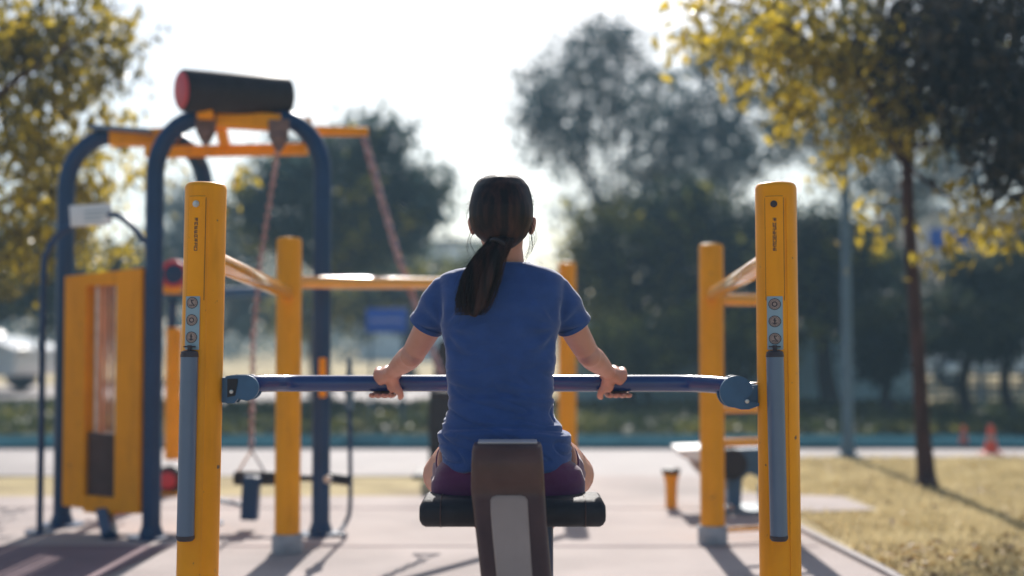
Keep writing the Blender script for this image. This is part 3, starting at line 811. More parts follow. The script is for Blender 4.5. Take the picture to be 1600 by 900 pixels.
# ------------------------------------------------------------------ blue multi gym
gym = thing('multi_gym', 'navy blue weight machine with orange stack cover and dark roller on top', 'weight machine', (-1.6, 6.35, 0))
def arch(pxl, pxr, ytop, Yl, Yr, zr=.28):
    """two uprights curving in at the top; returns the tube ends"""
    res = []
    for px, Y, s in ((pxl, Yl, 1), (pxr, Yr, -1)):
        x = (px - 800) * Y / F; zt = P(px, ytop, Y).z
        pts = [Vector((x, Y, .012)), Vector((x, Y, zt - zr))] + [Vector((x + s * zr * .86 * (1 - math.cos(a)), Y, zt - zr + zr * math.sin(a))) for a in [R(90) * i / 8 for i in range(1, 9)]] 
        m_ = MB(); m_.tube(pts, .044, 20); u = mk('upright', m_, M['blue'], gym)
        f_ = MB(); f_.tube([(x, Y, .010), (x, Y, .022), (x, Y, .024), (x, Y, .07)], [.11, .11, .06, .046], 18); mk('foot_flange', f_, M['blue'], u)
        res.append(pts[-1])
    return res
a1, a2 = arch(240, 503, 183, 6.15, 6.25)
b1, b2 = arch(101, 318, 212, 6.55, 6.6)
def beam(a, b, w, h, mat=M['yellow'], name='beam', parent=gym):
    a, b = Vector(a), Vector(b); t = (b - a); L = t.length; rot = t.normalized().to_track_quat('X', 'Z').to_matrix()
    m_ = MB(); m_.box((a + b) / 2, (L, w, h), rot, .006); return mk(name, m_, mat, parent)
beam(a1 + Vector((-.03, 0, -.005)), a2 + Vector((.03, 0, -.03)), .10, .075)
beam(b1 + Vector((-.02, 0, -.01)), b2 + Vector((.02, 0, -.01)), .10, .085)
# roof rail running back and cross beams
beam(P(228, 238, 6.5), P(480, 233, 6.45), .07, .055)
beam(P(480, 204, 6.75), P(575, 206, 6.8), .06, .045)
beam(P(478, 190, 6.3), P(492, 232, 6.8), .05, .05)
beam(P(292, 186, 6.2), P(262, 222, 6.6), .05, .05); beam(P(345, 196, 6.25), P(352, 232, 6.5), .05, .05)
for px, py in ((321, 196), (435, 206)):
    m_ = MB(); c = P(px, py, 6.1); m_.prism([c + Vector((dx, 0, dz)) for dx, dz in ((-.05, .06), (.05, .06), (.045, -.03), (.02, -.08), (0, -.10), (-.02, -.08), (-.045, -.03))], (0, .02, 0))
    m_.cyl(c + Vector((0, -.012, -.03)), c + Vector((0, 0, -.03)), .028, 16, .004)
    mk('pulley_plate', m_, M['taupe'] if False else paint('brown_plate', (.16, .09, .07), .5, .2, 20), gym)
# roof cap of rear frame
m_ = MB(); m_.box(P(190, 203, 6.5), (.30, .12, .022), Euler((0, R(4), 0)).to_matrix(), .004); mk('top_cap', m_, M['steel_blue'], gym)
# roller
ra = P(284, 141, 5.98); rb_ = P(448, 151, 6.30); t = (rb_ - ra).normalized()
m_ = MB(); m_.cyl(ra, rb_, .101, 32, .012); ro = mk('roller', m_, M['black'], gym)
m_ = MB(); m_.cyl(ra - t * .006, ra + t * .002, .088, 28, .003); mk('roller_end_cap', m_, M['red'], ro)
m_ = MB(); m_.cyl(rb_ - t * .002, rb_ + t * .006, .080, 28, .003); mk('roller_end_cap', m_, M['red'], ro)
for c_ in (ra + t * .12, rb_ - t * .12):
    m_ = MB(); m_.box(c_ + Vector((0, 0, -.105)), (.07, .06, .05), None, .006); mk('roller_mount', m_, M['yellow_deep'], ro)
# weight stack cover with its slot
c00 = P(97, 786, 6.42); c10 = P(216, 786, 6.12); u = Vector((c10.x - c00.x, c10.y - c00.y, 0)); W = u.length; u.normalize(); nn = -u.cross(Vector((0, 0, 1))).normalized()
z0 = P(97, 790, 6.42).z; z1 = P(97, 432, 6.42).z; z1r = P(216, 419, 6.12).z
def pq(a, z, d): return Vector((c00.x, c00.y, 0)) + u * a + nn * d + Vector((0, 0, z))
hl, hr, hb, ht = W * .29, W * .69, P(150, 775, 6.3).z, P(150, 446, 6.3).z
m_ = MB(); th = .10
def slab(a0, a1_, za_, zb_, zc_=None):
    zc_ = zb_ if zc_ is None else zc_
    m_.prism([pq(a0, za_, 0), pq(a1_, za_, 0), pq(a1_, zc_, 0), pq(a0, zb_, 0)], nn * th)
slab(0, hl, z0, z1, z1 + (z1r - z1) * .29); slab(hr, W, z0, z1 + (z1r - z1) * .69, z1r)
slab(hl, hr, ht, z1 + (z1r - z1) * .29, z1 + (z1r - z1) * .69); slab(hl, hr, z0 - .02, hb)
cov = mk('stack_cover', m_, M['yellow_deep'], gym, ang=25)
for q in (.10, .26, .42, .60, .78, .92):
    m_ = MB(); a = hl + (hr - hl) * q; m_.cyl(pq(a, hb, .05), pq(a, ht, .05), .009 + (.003 if q in (.26, .78) else 0), 8)
    mk('guide_rod', m_, paint('copper_rod', (.62, .27, .13), .35, .1, 10, metal=.2) if q in (.26, .42, .6) else M['steel'], cov)
zs = P(150, 676, 6.3).z
for i in range(11):
    z_ = hb + (zs - hb) * (i + .5) / 11
    m_ = MB(); m_.box(pq((hl + hr) / 2, z_, .05), ((hr - hl) * .92, .07, (zs - hb) / 11 * .86), Matrix.Rotation(math.atan2(u.y, u.x), 3, 'Z'), .003); mk('weight_plate', m_, M['dark_brown'], cov)
# leg under the cover
m_ = MB(); m_.tube([P(160, 785, 6.35), P(172, 838, 6.1)], [.04, .04], 4); mk('stack_leg', m_, M['blue'], gym)
# thin guard tube with white instruction plate
gp = smooth_path([Vector((P(62, 835, 6.3).x, 6.3, .02)), P(65, 650, 6.3), P(68, 430, 6.3), P(74, 395, 6.3), P(92, 366, 6.3), P(118, 350, 6.3), P(150, 340, 6.3), P(180, 336, 6.25), P(205, 352, 6.2), P(226, 378, 6.17)], 5)
m_ = MB(); m_.tube(gp, .016, 12); gt = mk('guard_tube', m_, M['blue'], gym)
m_ = MB(); m_.tube([(gp[0].x, 6.3, .011), (gp[0].x, 6.3, .022)], [.07, .07], 14); mk('foot_flange', m_, M['blue'], gt)
m_ = MB(); c = P(142, 336, 6.26); m_.box(c, (.205, .008, .105), Euler((0, R(-4), 0)).to_matrix(), .003); ip = mk('instruction_plate', m_, M['white'], gt)
m_ = MB()
for i in range(3): m_.box(c + Vector((.03 - .01 * i, -.006, .02 - .022 * i)), (.12 - .02 * i, .002, .006), Euler((0, R(-4), 0)).to_matrix())
mk('print_lines', m_, M['sticker'], ip)

def chain(pts, name='chain', parent=gym, link=.042, r=.0065):
    m_ = MB(); L = 0
    pts = [Vector(p) for p in pts]
    for a, b in zip(pts, pts[1:]):
        n_ = max(1, int((b - a).length / (link * .78))); t_ = (b - a).normalized(); q = t_.to_track_quat('X', 'Z').to_matrix()
        for i in range(n_):
            c = a.lerp(b, (i + .5) / n_); tw = Matrix.Rotation(R(90) * (i % 2) + .4, 3, 'X')
            vs = []
            ring = [Vector((math.cos(x) * link * .5, math.sin(x) * link * .32, 0)) for x in [math.tau * k_ / 8 for k_ in range(8)]]
            ring = [q @ (tw @ v) + c for v in ring]
            m_.tube(ring + [ring[0]], r, 5, False)
    return mk(name, m_, M['chain'], parent)
chain([P(569, 214, 6.78), P(590, 290, 6.75), P(622, 400, 6.7), P(690, 585, 6.6)], link=.058, r=.0085)
chain([P(436, 222, 6.1), P(424, 300, 6.25), P(408, 400, 6.35), P(396, 520, 6.45), P(393, 705, 6.5)], link=.034, r=.0055)
# pull handle of the right chain
m_ = MB(); e0 = P(690, 585, 6.6); m_.tube([e0, e0 + Vector((-.05, 0, -.10)), e0 + Vector((.05, 0, -.10)), e0], .008, 8); m_.cyl(e0 + Vector((-.06, 0, -.10)), e0 + Vector((.06, 0, -.10)), .016, 12, .003)
mk('pull_handle', m_, M['black'], gym)
# leg lift: hanging triangle, padded block and side arm
m_ = MB(); tp = P(393, 704, 6.5); m_.tube([tp, P(372, 738, 6.5)], .006, 6); m_.tube([tp, P(414, 738, 6.5)], .006, 6); mk('hanger', m_, M['steel'], gym)
m_ = MB(); m_.cyl(P(366, 747, 6.5), P(432, 747, 6.5), .036, 18, .008); m_.cyl(P(432, 747, 6.5), P(505, 747, 6.4), .016, 12); m_.cyl(P(505, 745, 6.3), P(548, 751, 6.3), .026, 14, .006); mk('leg_roller', m_, M['black'], gym)
m_ = MB(); m_.box((P(392, 778, 6.42)), (.082, .08, .215), Euler((0, R(3), 0)).to_matrix(), .008); mk('padded_block', m_, M['blue'], gym)
m_ = MB(); m_.tube([P(330, 780, 6.4), P(384, 790, 6.42)], .010, 8); mk('link_rod', m_, M['bracket'], gym)
m_ = MB(); bpz = P(513, 748, 6.24); m_.cyl(bpz, bpz + Vector((0, -.03, 0)), .020, 16, .003); mk('wheel_hub', m_, M['steel'], gym)
m_ = MB(); m_.tube(smooth_path([P(546, 610, 6.3), P(547, 700, 6.3), P(547, 790, 6.3), P(541, 815, 6.3), Vector((P(530, 840, 6.2).x, 6.22, .03))], 4), .011, 10); mk('side_rod', m_, M['blue'], gym)
m_ = MB(); m_.box((P(520, 842, 6.2).x, 6.2, .02), (.13, .05, .016), None, .004); mk('foot_bar', m_, M['blue'], gym)
m_ = MB(); m_.ell(P(546, 602, 6.3), (.035, .03, .06)); m_.tube([P(546, 560, 6.3), P(546, 640, 6.3)], [.012, .022], 10); mk('hand_grip', m_, M['lamp_metal'], gym)
m_ = MB(); m_.box(P(504, 590, 6.2), (.034, .02, .19), None, .004); mk('adjuster_plate', m_, M['yellow_deep'], gym)

# ------------------------------------------------------------------ pedal machine behind
pm_ = thing('pedal_machine', 'yellow and blue pedal machine half hidden behind the front left yellow post', 'exercise machine', (P(270, 775, 7.9).x, 7.9, 0))
m_ = MB(); x = P(271, 600, 7.9).x; m_.cyl((x, 7.9, P(0, 718, 7.9).z), (x, 7.9, P(0, 512, 7.9).z), .050, 18, .01); mk('post', m_, M['yellow'], pm_)
m_ = MB(); m_.cyl((x - .01, 7.9, .01), (x - .01, 7.9, P(0, 735, 7.9).z), .03, 14); m_.box((x, 7.9, .018), (.3, .3, .014), None, .004); mk('stand', m_, M['yellow'], pm_)
m_ = MB(); c = P(262, 751, 7.84); m_.cyl(c + Vector((0, .10, 0)), c, .088, 24, .012); pd = mk('pedal_drum', m_, M['black'], pm_)
m_ = MB(); m_.cyl(c, c + Vector((0, -.012, 0)), .055, 20, .006); mk('drum_cap', m_, M['red'], pd)
m_ = MB(); m_.cyl(P(245, 462, 7.9), P(436, 455, 7.9), .034, 16, .008); mk('cross_tube', m_, M['bracket'], pm_)
m_ = MB(); m_.cyl(P(270, 470, 7.88), P(268, 512, 7.9), .03, 14); mk('neck', m_, M['blue'], pm_)
m_ = MB(); c = P(272, 428, 7.8); m_.cyl(c + Vector((0, .08, 0)), c, .085, 24, .012); dk = mk('head_disc', m_, M['blue'], pm_)
m_ = MB(); m_.tor(c + Vector((0, -.004, 0)), .075, .012, 24, 8, Euler((R(90), 0, 0)).to_matrix()); mk('disc_rim', m_, M['red'], dk)
m_ = MB(); m_.box(P(268, 452, 7.82), (.13, .06, .05), None, .008); mk('clamp', m_, M['yellow'], pm_)

# dark machine behind the woman
dm = thing('stepping_machine', 'dark exercise machine standing mostly hidden behind the woman\'s left elbow and waist', 'exercise machine', (P(695, 720, 9.0).x, 9.0, 0))
x = P(693, 600, 9).x
m_ = MB(); rings = [rrect(Vector((x + dx, 9.0, P(0, py, 9).z)), Vector((1, 0, 0)), Vector((0, 1, 0)), hw, .07, .03) for py, hw, dx in ((735, .10, .0), (690, .10, 0), (640, .10, -.01), (600, .075, .0), (560, .07, .01), (532, .05, .02))]
m_.loft(rings); mk('machine_body', m_, M['black'], dm)
m_ = MB(); m_.cyl((x - .02, 9, .005), (x - .02, 9, .10), .05, 14); m_.box((x, 9.0, .02), (.4, .5, .02), None, .005); mk('base', m_, M['black'], dm)
m_ = MB(); m_.tube([(x + .03, 9.0, .88), (x + .12, 8.95, .93), (x + .25, 8.95, .93)], .018, 10); mk('handle', m_, M['black'], dm)

# ------------------------------------------------------------------ bike-like machine on the right
rm = thing('recumbent_bike', 'low outdoor exercise bike with pale seat and dark wheel seen between the right posts', 'exercise bike', (P(1150, 800, 7.1).x, 7.1, 0))
m_ = MB(); Y7 = 7.0
m_.prism([P(1061, 703, Y7), P(1130, 700, Y7), P(1130, 716, Y7), P(1100, 722, Y7), P(1068, 716, Y7)], (0, .36, 0)); sx = mk('seat', m_, M['white'], rm)
m_ = MB(); m_.prism([P(1078, 717, Y7 + .05), P(1128, 715, Y7 + .05), P(1136, 765, Y7 + .05), P(1110, 755, Y7 + .05), P(1092, 738, Y7 + .05)], (0, .22, 0)); mk('seat_bracket', m_, M['taupe'], rm)
m_ = MB(); m_.cyl(P(1143, 725, 7.0), P(1143, 725, 7.12), .088, 28, .014); mk('wheel', m_, M['black'], rm)
m_ = MB(); m_.prism([P(1148, 702, 7.1), P(1200, 700, 7.1), P(1200, 760, 7.1), P(1185, 745, 7.1), P(1170, 740, 7.1), P(1160, 748, 7.1), P(1157, 800, 7.1), P(1136, 800, 7.1), P(1138, 745, 7.1)], (0, .10, 0)); mk('side_frame', m_, M['bracket'], rm)
m_ = MB(); m_.prism([P(1186, 758, 7.12), P(1200, 758, 7.12), P(1202, 798, 7.12), P(1190, 798, 7.12)], (0, .06, 0)); mk('front_leg', m_, M['bracket'], rm)
m_ = MB(); m_.box((P(1170, 800, 7.1).x, 7.12, .022), (.34, .34, .02), None, .005); mk('base_plate', m_, M['lamp_metal'], rm)
m_ = MB(); m_.cyl(P(1141, 797, 6.98), P(1141, 797, 7.05), .03, 14, .005); mk('foot_cap', m_, M['taupe'], rm)

# short yellow stool post
st_ = thing('bollard', 'short yellow post with flared top and black cap on the paving', 'bollard', (G(1049, 797).x, G(1049, 797).y, 0))
Yb_ = G(1049, 797).y; xb = G(1049, 797).x
m_ = MB(); z_ = lambda py: P(1049, py, Yb_).z
m_.tube([(xb, Yb_, .01), (xb, Yb_, z_(765)), (xb, Yb_, z_(752)), (xb, Yb_, z_(742)), (xb, Yb_, z_(738))], [.032, .033, .036, .046, .048], 24); mk('stem', m_, M['yellow'], st_)
m_ = MB(); m_.cyl((xb, Yb_, z_(740)), (xb, Yb_, z_(732)), .052, 24, .006); mk('cap', m_, M['black'], st_)

# ------------------------------------------------------------------ signs, lamps, cones
sg = thing('blue_sign', 'small blue sign board with white writing left of the woman\'s shoulder', 'sign', (P(604, 500, 13).x, 13, 0))
c = P(604, 501, 13); m_ = MB(); m_.box(c, (64 / F * 13, .02, 38 / F * 13), None, .004); bd = mk('sign_board', m_, M['sign_blue'], sg)
m_ = MB(); rr = random.Random(5)
for i in range(9):
    xx = c.x - .15 + i * .037
    m_.box((xx, c.y - .012, c.z), (.007, .003, .04)); m_.box((xx + .013, c.y - .0125, c.z + rr.choice((-.016, 0, .016))), (.018, .003, .008))
mk('lettering', m_, M['white'], bd)
for dx in (-.16, .16):
    m_ = MB(); m_.cyl((c.x + dx, c.y + .03, 0), (c.x + dx, c.y + .03, c.z + .1), .014, 10); mk('leg', m_, M['lamp_metal'], sg)
sg = thing('blue_banner', 'plain blue board at the right edge behind the yellow leaves', 'sign', (P(1492, 375, 20).x, 20, 0))
c = P(1492, 374, 20); m_ = MB(); m_.box(c, (.80, .04, .30), Euler((0, R(2), 0)).to_matrix(), .006); mk('sign_board', m_, M['sign_blue'], sg)
for dx in (-.35, .35):
    m_ = MB(); m_.cyl((c.x + dx, c.y + .045, 0), (c.x + dx, c.y + .045, c.z + .14), .022, 10); mk('leg', m_, M['lamp_metal'], sg)

def lamp(px, py, w, topz, label):
    b = G(px, py); r = w / F * b.y / 2
    t = thing('street_lamp', label, 'street lamp', (b.x, b.y, 0), 'slim blue grey lamp posts')
    m_ = MB(); m_.tube([(b.x, b.y, 0), (b.x, b.y, .10), (b.x, b.y, .16), (b.x, b.y, topz)], [r * 1.5, r * 1.4, r * 1.0, r * .72], 16); mk('pole', m_, M['lamp_metal'], t)
    m_ = MB(); m_.tube([(b.x, b.y, -.0), (b.x, b.y, .03)], [r * 2.4, r * 2.2], 14); mk('base', m_, M['lamp_metal'], t)
    m_ = MB(); m_.box((b.x, b.y - .2, topz), (.16, .55, .06), None, .02); mk('lamp_head', m_, M['lamp_metal'], t)
lamp(1325, 716, 17, 3.9, 'thicker nearer blue grey lamp post standing left of the leaning brown trunk')
lamp(1533, 648, 10, 4.2, 'thinner farther blue grey lamp post near the right edge behind the traffic cones')

def cone(px, py, h_px, label):
    b = G(px, py); h = h_px / F * b.y; q = h / .24
    t = thing('traffic_cone', label, 'traffic cone', (b.x, b.y, 0), 'orange traffic cones')
    m_ = MB(); m_.tube([(b.x, b.y, .012 * q), (b.x, b.y, .03 * q), (b.x, b.y, h * .97), (b.x, b.y, h)], [.06 * q, .054 * q, .018 * q, .010 * q], 18); c_ = mk('cone_body', m_, M['orange'], t)
    m_ = MB(); m_.box((b.x, b.y, .008 * q), (.15 * q, .15 * q, .016 * q), None, .004 * q); mk('cone_foot', m_, M['orange'], t)
    m_ = MB(); za, zb_ = h * .48, h * .66; f = lambda z: .054 * q + (.018 - .054) * q * (z - .03 * q) / (h * .97 - .03 * q) + .0012
    m_.tube([(b.x, b.y, za), (b.x, b.y, zb_)], [f(za), f(zb_)], 18, False); mk('reflective_band', m_, M['taupe'], c_)
cone(1506, 699, 34, 'smaller left orange traffic cone standing by the kerb')
cone(1549, 710, 46, 'larger right orange traffic cone standing by the kerb')

# low wall, railing
wl = MB(); wl.box(((P(885, 0, 19).x + P(1432, 0, 19).x) / 2, 19, .47), (P(1432, 0, 19).x - P(885, 0, 19).x, .2, .94), None, .01)
wl.box(((P(885, 0, 19).x + P(1432, 0, 19).x) / 2, 19, .965), (P(1432, 0, 19).x - P(885, 0, 19).x + .06, .28, .05), None, .008)
tag(mk('garden_wall', wl, M['wall']), 'low teal grey rendered wall under the dark trees on the right', 'wall')
fn = thing('railing', 'low blue railing at far right between the tree trunks', 'railing', (7, 18.6, 0))
m_ = MB()
for z_ in (.12, .42): m_.cyl((5.75, 18.6, z_), (10, 18.6, z_), .02, 8)
mk('rail', m_, M['teal'], fn)
for i in range(9):
    m_ = MB(); m_.cyl((5.9 + i * .5, 18.6, 0), (5.9 + i * .5, 18.6, .46), .018, 8); mk('upright', m_, M['teal'], fn)

# ------------------------------------------------------------------ cars and buildings far behind
def car(x, y, rz, label, name='parked_car'):
    t = thing(name, label, 'car', (x, y, 0), 'white parked cars'); rot = Matrix.Rotation(rz, 3, 'Z'); o = Vector((x, y, 0))
    def tr_(mb): mb.v = [rot @ v + o for v in mb.v]; return mb
    prof_ = [(-2.1, .45), (-2.1, .75), (-1.75, .88), (-1.0, .95), (-.45, 1.38), (.85, 1.43), (1.65, .98), (2.05, .92), (2.12, .6), (2.08, .35), (-2.0, .3)]
    m_ = MB(); secs = []
    for yy, k_ in ((-.85, .0), (-.80, .03), (.80, .03), (.85, 0)):
        secs.append([Vector((a, yy, b + (k_ if b > .9 else 0) - (0 if abs(yy) < .82 else (.06 if b > 1 else 0)))) for a, b in prof_])
    m_.loft(secs); bdy = mk('body', tr_(m_), M['car_white'], t, ang=30)
    for s in (-1, 1):
        m_ = MB(); m_.prism([(-.82, s * .862, 1.0), (-.38, s * .862, 1.31), (.30, s * .862, 1.33), (.30, s * .862, 1.0)], (0, s * .004, 0)); mk('window', tr_(m_), M['glass'], bdy)
        m_ = MB(); m_.prism([(.36, s * .862, 1.0), (.36, s * .862, 1.33), (.80, s * .862, 1.34), (1.35, s * .862, 1.02)], (0, s * .004, 0)); mk('window', tr_(m_), M['glass'], bdy)
        for wx in (-1.3, 1.3):
            m_ = MB(); m_.cyl((wx, s * .70, .31), (wx, s * .87, .31), .31, 22, .03); w_ = mk('wheel', tr_(m_), M['black'], t)
            m_ = MB(); m_.cyl((wx, s * .865, .31), (wx, s * .885, .31), .18, 16, .01); mk('rim', tr_(m_), M['steel'], w_)
        m_ = MB(); m_.box((-2.1, s * .62, .72), (.06, .28, .12), None, .02); mk('headlight', tr_(m_), M['steel'], t)
        m_ = MB(); m_.box((2.08, s * .62, .78), (.06, .24, .14), None, .02); mk('taillight', tr_(m_), M['red'], t)
car(P(-85, 0, 23).x, 22.6, R(172), 'white parked car cut by the left edge of the photo')
car(P(1545, 0, 25).x, 25, R(8), 'white parked car behind the railing on the far right')

def building(name, label, px0, px1, pytop, Y, depth, mat, floors=1):
    a, b = P(px0, pytop, Y), P(px1, pytop, Y); t = thing(name, label, 'building', ((a.x + b.x) / 2, Y + depth / 2, 0)); H_ = a.z
    m_ = MB(); m_.box(((a.x + b.x) / 2, Y + depth / 2, H_ / 2), (b.x - a.x, depth, H_)); w_ = mk('wall', m_, mat, t, smooth=False)
    m_ = MB(); m_.box(((a.x + b.x) / 2, Y + depth / 2, H_ + .1), (b.x - a.x + .5, depth + .5, .2)); mk('roof', m_, M['roof'], t, smooth=False)
    n_ = max(2, int((b.x - a.x) / 1.8)); fh = H_ / floors
    for f_ in range(floors):
        for i in range(n_):
            x_ = a.x + (i + .5) * (b.x - a.x) / n_
            m_ = MB(); m_.box((x_, Y - .02, f_ * fh + fh * .55), (.95, .06, min(1.1, fh * .5))); wn = mk('window_frame', m_, M['white'], t, smooth=False)
            m_ = MB(); m_.box((x_, Y - .045, f_ * fh + fh * .55), (.8, .02, min(1.1, fh * .5) - .15)); mk('pane', m_, M['glass'], wn, smooth=False)
building('pale_building', 'pale cream two storey building behind trees on the far right', 1440, 1680, 335, 40, 8, M['building'], 2)
building('white_building', 'long low white building seen behind the round tree left of the woman', 560, 760, 382, 55, 8, M['white'], 1)

# ------------------------------------------------------------------ trees
def leaves(n, blobs, size, rs, clump=.28, flat=.45, droop=0.0, per=26, shell=.5):
    mb = MB(); V = mb.v; Fc = mb.f
    tot = sum(b[2] for b in blobs)
    for c, rad, wgt in blobs:
        c = Vector(c); m_ = int(n * wgt / tot); k = 0
        while k < m_:
            while True:
                q = Vector((rs.uniform(-1, 1), rs.uniform(-1, 1), rs.uniform(-1, 1)))
                if shell < q.length < 1 or (q.length < 1 and rs.random() < .5): break
            cc = c + Vector((q.x * rad[0], q.y * rad[1], q.z * rad[2])); cr = clump * rs.uniform(.5, 1.3)
            for _ in range(per):
                p = cc + Vector((rs.gauss(0, 1), rs.gauss(0, 1), rs.gauss(0, .75) - droop * abs(rs.gauss(0, 1)))) * cr
                s_ = size * rs.uniform(.6, 1.25)
                E = Euler((rs.uniform(-1.2, 1.2), rs.uniform(.1, 1.5) if droop else rs.uniform(-1.2, 1.2), rs.uniform(0, 6.283))).to_matrix()
                i0 = len(V)
                V.append(E @ Vector((-s_ * .5, 0, 0)) + p); V.append(E @ Vector((-.05 * s_, s_ * flat * .5, .05 * s_)) + p)
                V.append(E @ Vector((s_ * .55, 0, -.05 * s_)) + p); V.append(E @ Vector((-.05 * s_, -s_ * flat * .5, .05 * s_)) + p)
                Fc.append((i0, i0 + 1, i0 + 2, i0 + 3)); k += 1
    return mb

def tree(name, label, base, trunk_pts, trunk_r, limbs, blobs, n, size, lmat, bmat, seed, group=None, **kw):
    rs_ = random.Random(seed); t = thing(name, label, 'tree', base, group)
    m_ = MB(); tp_ = smooth_path(trunk_pts, 4); m_.tube(tp_, lerp_list(trunk_r, len(tp_)), 12)
    for lp, lr in limbs:
        q = smooth_path(lp, 4); m_.tube(q, lerp_list(lr, len(q)), 7)
    mk('trunk', m_, bmat, t)
    mk('crown', leaves(n, blobs, size, rs_, **kw), lmat, t, smooth=False)
    return t

def autotree(name, label, px, Y, blobs_px, n, size, lmat, seed, tr_w=.12, group='trees beyond the court', lit=0, **kw):
    """a tree standing at depth Y; blobs_px = (px, py, half width px, half height px, weight)"""
    x = (px - 800) * Y / F; rs_ = random.Random(seed + 100); blobs, limbs = [], []
    zs_ = [P(b[0], b[1], Y).z for b in blobs_px]; zc = sum(zs_) / len(zs_); zlow = min(P(b[0], b[1] + b[3], Y).z for b in blobs_px)
    fork = Vector((x + rs_.uniform(-.1, .1), Y, max(.5, zlow * .9 + .1)))
    for b in blobs_px:
        yy = Y + rs_.uniform(-.6, .6); c = P(b[0], b[1], yy); blobs.append((c, (b[2] / F * Y, max(.5, b[2] / F * Y * .8), b[3] / F * Y), b[4]))
        limbs.append(([fork, fork.lerp(c, .5) + Vector((0, 0, .15)), c + Vector((0, 0, b[3] / F * Y * .4))], [tr_w * .6, tr_w * .4, tr_w * .12]))
        for _ in range(4):
            e_ = c + Vector((rs_.uniform(-1, 1) * b[2] / F * Y * .9, rs_.uniform(-.5, .5), rs_.uniform(-.6, .9) * b[3] / F * Y)); limbs.append(([fork.lerp(c, .5) + Vector((0, 0, .15)), fork.lerp(c, .5).lerp(e_, .5) + Vector((0, 0, .2)), e_], [tr_w * .35, tr_w * .2, .012]))
    t_ = tree(name, label, (x, Y, 0), [(x, Y, -.02), (x + .03, Y, .12), (x - .03, Y, fork.z * .5), fork], [tr_w * 1.5, tr_w * 1.05, tr_w * .9, tr_w * .75], limbs, blobs, n, size, lmat, M['bark_grey'], seed, group, **kw)
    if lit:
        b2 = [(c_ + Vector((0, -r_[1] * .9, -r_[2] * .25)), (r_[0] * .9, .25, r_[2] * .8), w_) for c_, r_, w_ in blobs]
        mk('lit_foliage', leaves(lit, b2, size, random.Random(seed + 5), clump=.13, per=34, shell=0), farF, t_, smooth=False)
    return t_

FG = 'trees beyond the court'
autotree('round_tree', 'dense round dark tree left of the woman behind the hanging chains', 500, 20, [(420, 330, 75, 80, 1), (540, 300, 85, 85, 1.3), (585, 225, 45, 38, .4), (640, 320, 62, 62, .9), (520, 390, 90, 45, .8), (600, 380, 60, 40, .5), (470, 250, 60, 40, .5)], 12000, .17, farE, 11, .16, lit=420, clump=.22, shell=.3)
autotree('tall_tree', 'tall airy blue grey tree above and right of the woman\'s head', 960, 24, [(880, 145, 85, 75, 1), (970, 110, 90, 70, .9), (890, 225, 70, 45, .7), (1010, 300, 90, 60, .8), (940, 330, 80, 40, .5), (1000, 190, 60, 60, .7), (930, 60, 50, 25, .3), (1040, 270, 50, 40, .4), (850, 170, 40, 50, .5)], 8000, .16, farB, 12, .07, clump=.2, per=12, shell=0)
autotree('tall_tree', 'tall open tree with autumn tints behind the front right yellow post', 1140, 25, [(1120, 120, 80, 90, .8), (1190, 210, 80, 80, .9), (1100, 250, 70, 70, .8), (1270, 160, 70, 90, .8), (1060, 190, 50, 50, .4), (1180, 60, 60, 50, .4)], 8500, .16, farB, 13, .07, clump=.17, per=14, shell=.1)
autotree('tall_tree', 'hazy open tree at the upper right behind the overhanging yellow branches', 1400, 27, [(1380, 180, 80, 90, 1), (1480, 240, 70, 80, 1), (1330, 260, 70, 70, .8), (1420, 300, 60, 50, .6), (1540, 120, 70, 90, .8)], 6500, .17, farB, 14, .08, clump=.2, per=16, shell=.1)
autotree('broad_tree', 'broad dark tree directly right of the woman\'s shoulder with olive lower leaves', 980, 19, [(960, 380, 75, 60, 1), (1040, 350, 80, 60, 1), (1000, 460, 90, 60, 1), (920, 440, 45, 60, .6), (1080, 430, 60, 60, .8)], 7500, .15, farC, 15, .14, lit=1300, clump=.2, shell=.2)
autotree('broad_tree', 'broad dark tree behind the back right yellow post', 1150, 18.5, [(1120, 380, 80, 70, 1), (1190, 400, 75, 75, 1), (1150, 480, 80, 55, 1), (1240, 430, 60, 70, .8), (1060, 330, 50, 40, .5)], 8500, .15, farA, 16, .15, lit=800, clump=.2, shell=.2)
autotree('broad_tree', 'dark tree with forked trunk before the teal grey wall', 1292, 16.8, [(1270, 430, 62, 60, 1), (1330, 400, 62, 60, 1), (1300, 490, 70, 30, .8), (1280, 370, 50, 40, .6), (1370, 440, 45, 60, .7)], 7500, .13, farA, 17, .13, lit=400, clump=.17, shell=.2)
autotree('small_tree', 'small bushy dark tree left of the leaning brown trunk', 1385, 15, [(1385, 510, 45, 50, 1), (1370, 560, 38, 30, .7), (1400, 460, 30, 35, .5)], 3600, .11, farA, 18, .07, clump=.12, shell=.2)
autotree('small_tree', 'small dark tree right of the leaning brown trunk with straight black stem', 1506, 14.6, [(1500, 500, 52, 45, 1), (1515, 440, 45, 40, .8), (1470, 520, 30, 25, .5)], 4200, .11, farA, 19, .08, clump=.13, shell=.2)
autotree('small_tree', 'dark slim tree at the right edge of the photo', 1572, 14.8, [(1575, 480, 45, 60, 1), (1600, 420, 50, 50, .8), (1560, 530, 40, 28, .6)], 4200, .11, farA, 20, .07, clump=.13, shell=.2)
autotree('broad_tree', 'wide dark tree at the left behind the weight machine', -70, 21, [(20, 440, 90, 60, 1), (120, 470, 80, 60, 1), (-60, 420, 80, 80, .8), (200, 450, 60, 60, .6), (70, 390, 70, 50, .7)], 11000, .17, farA, 21, .16, lit=500, clump=.22, shell=.2)
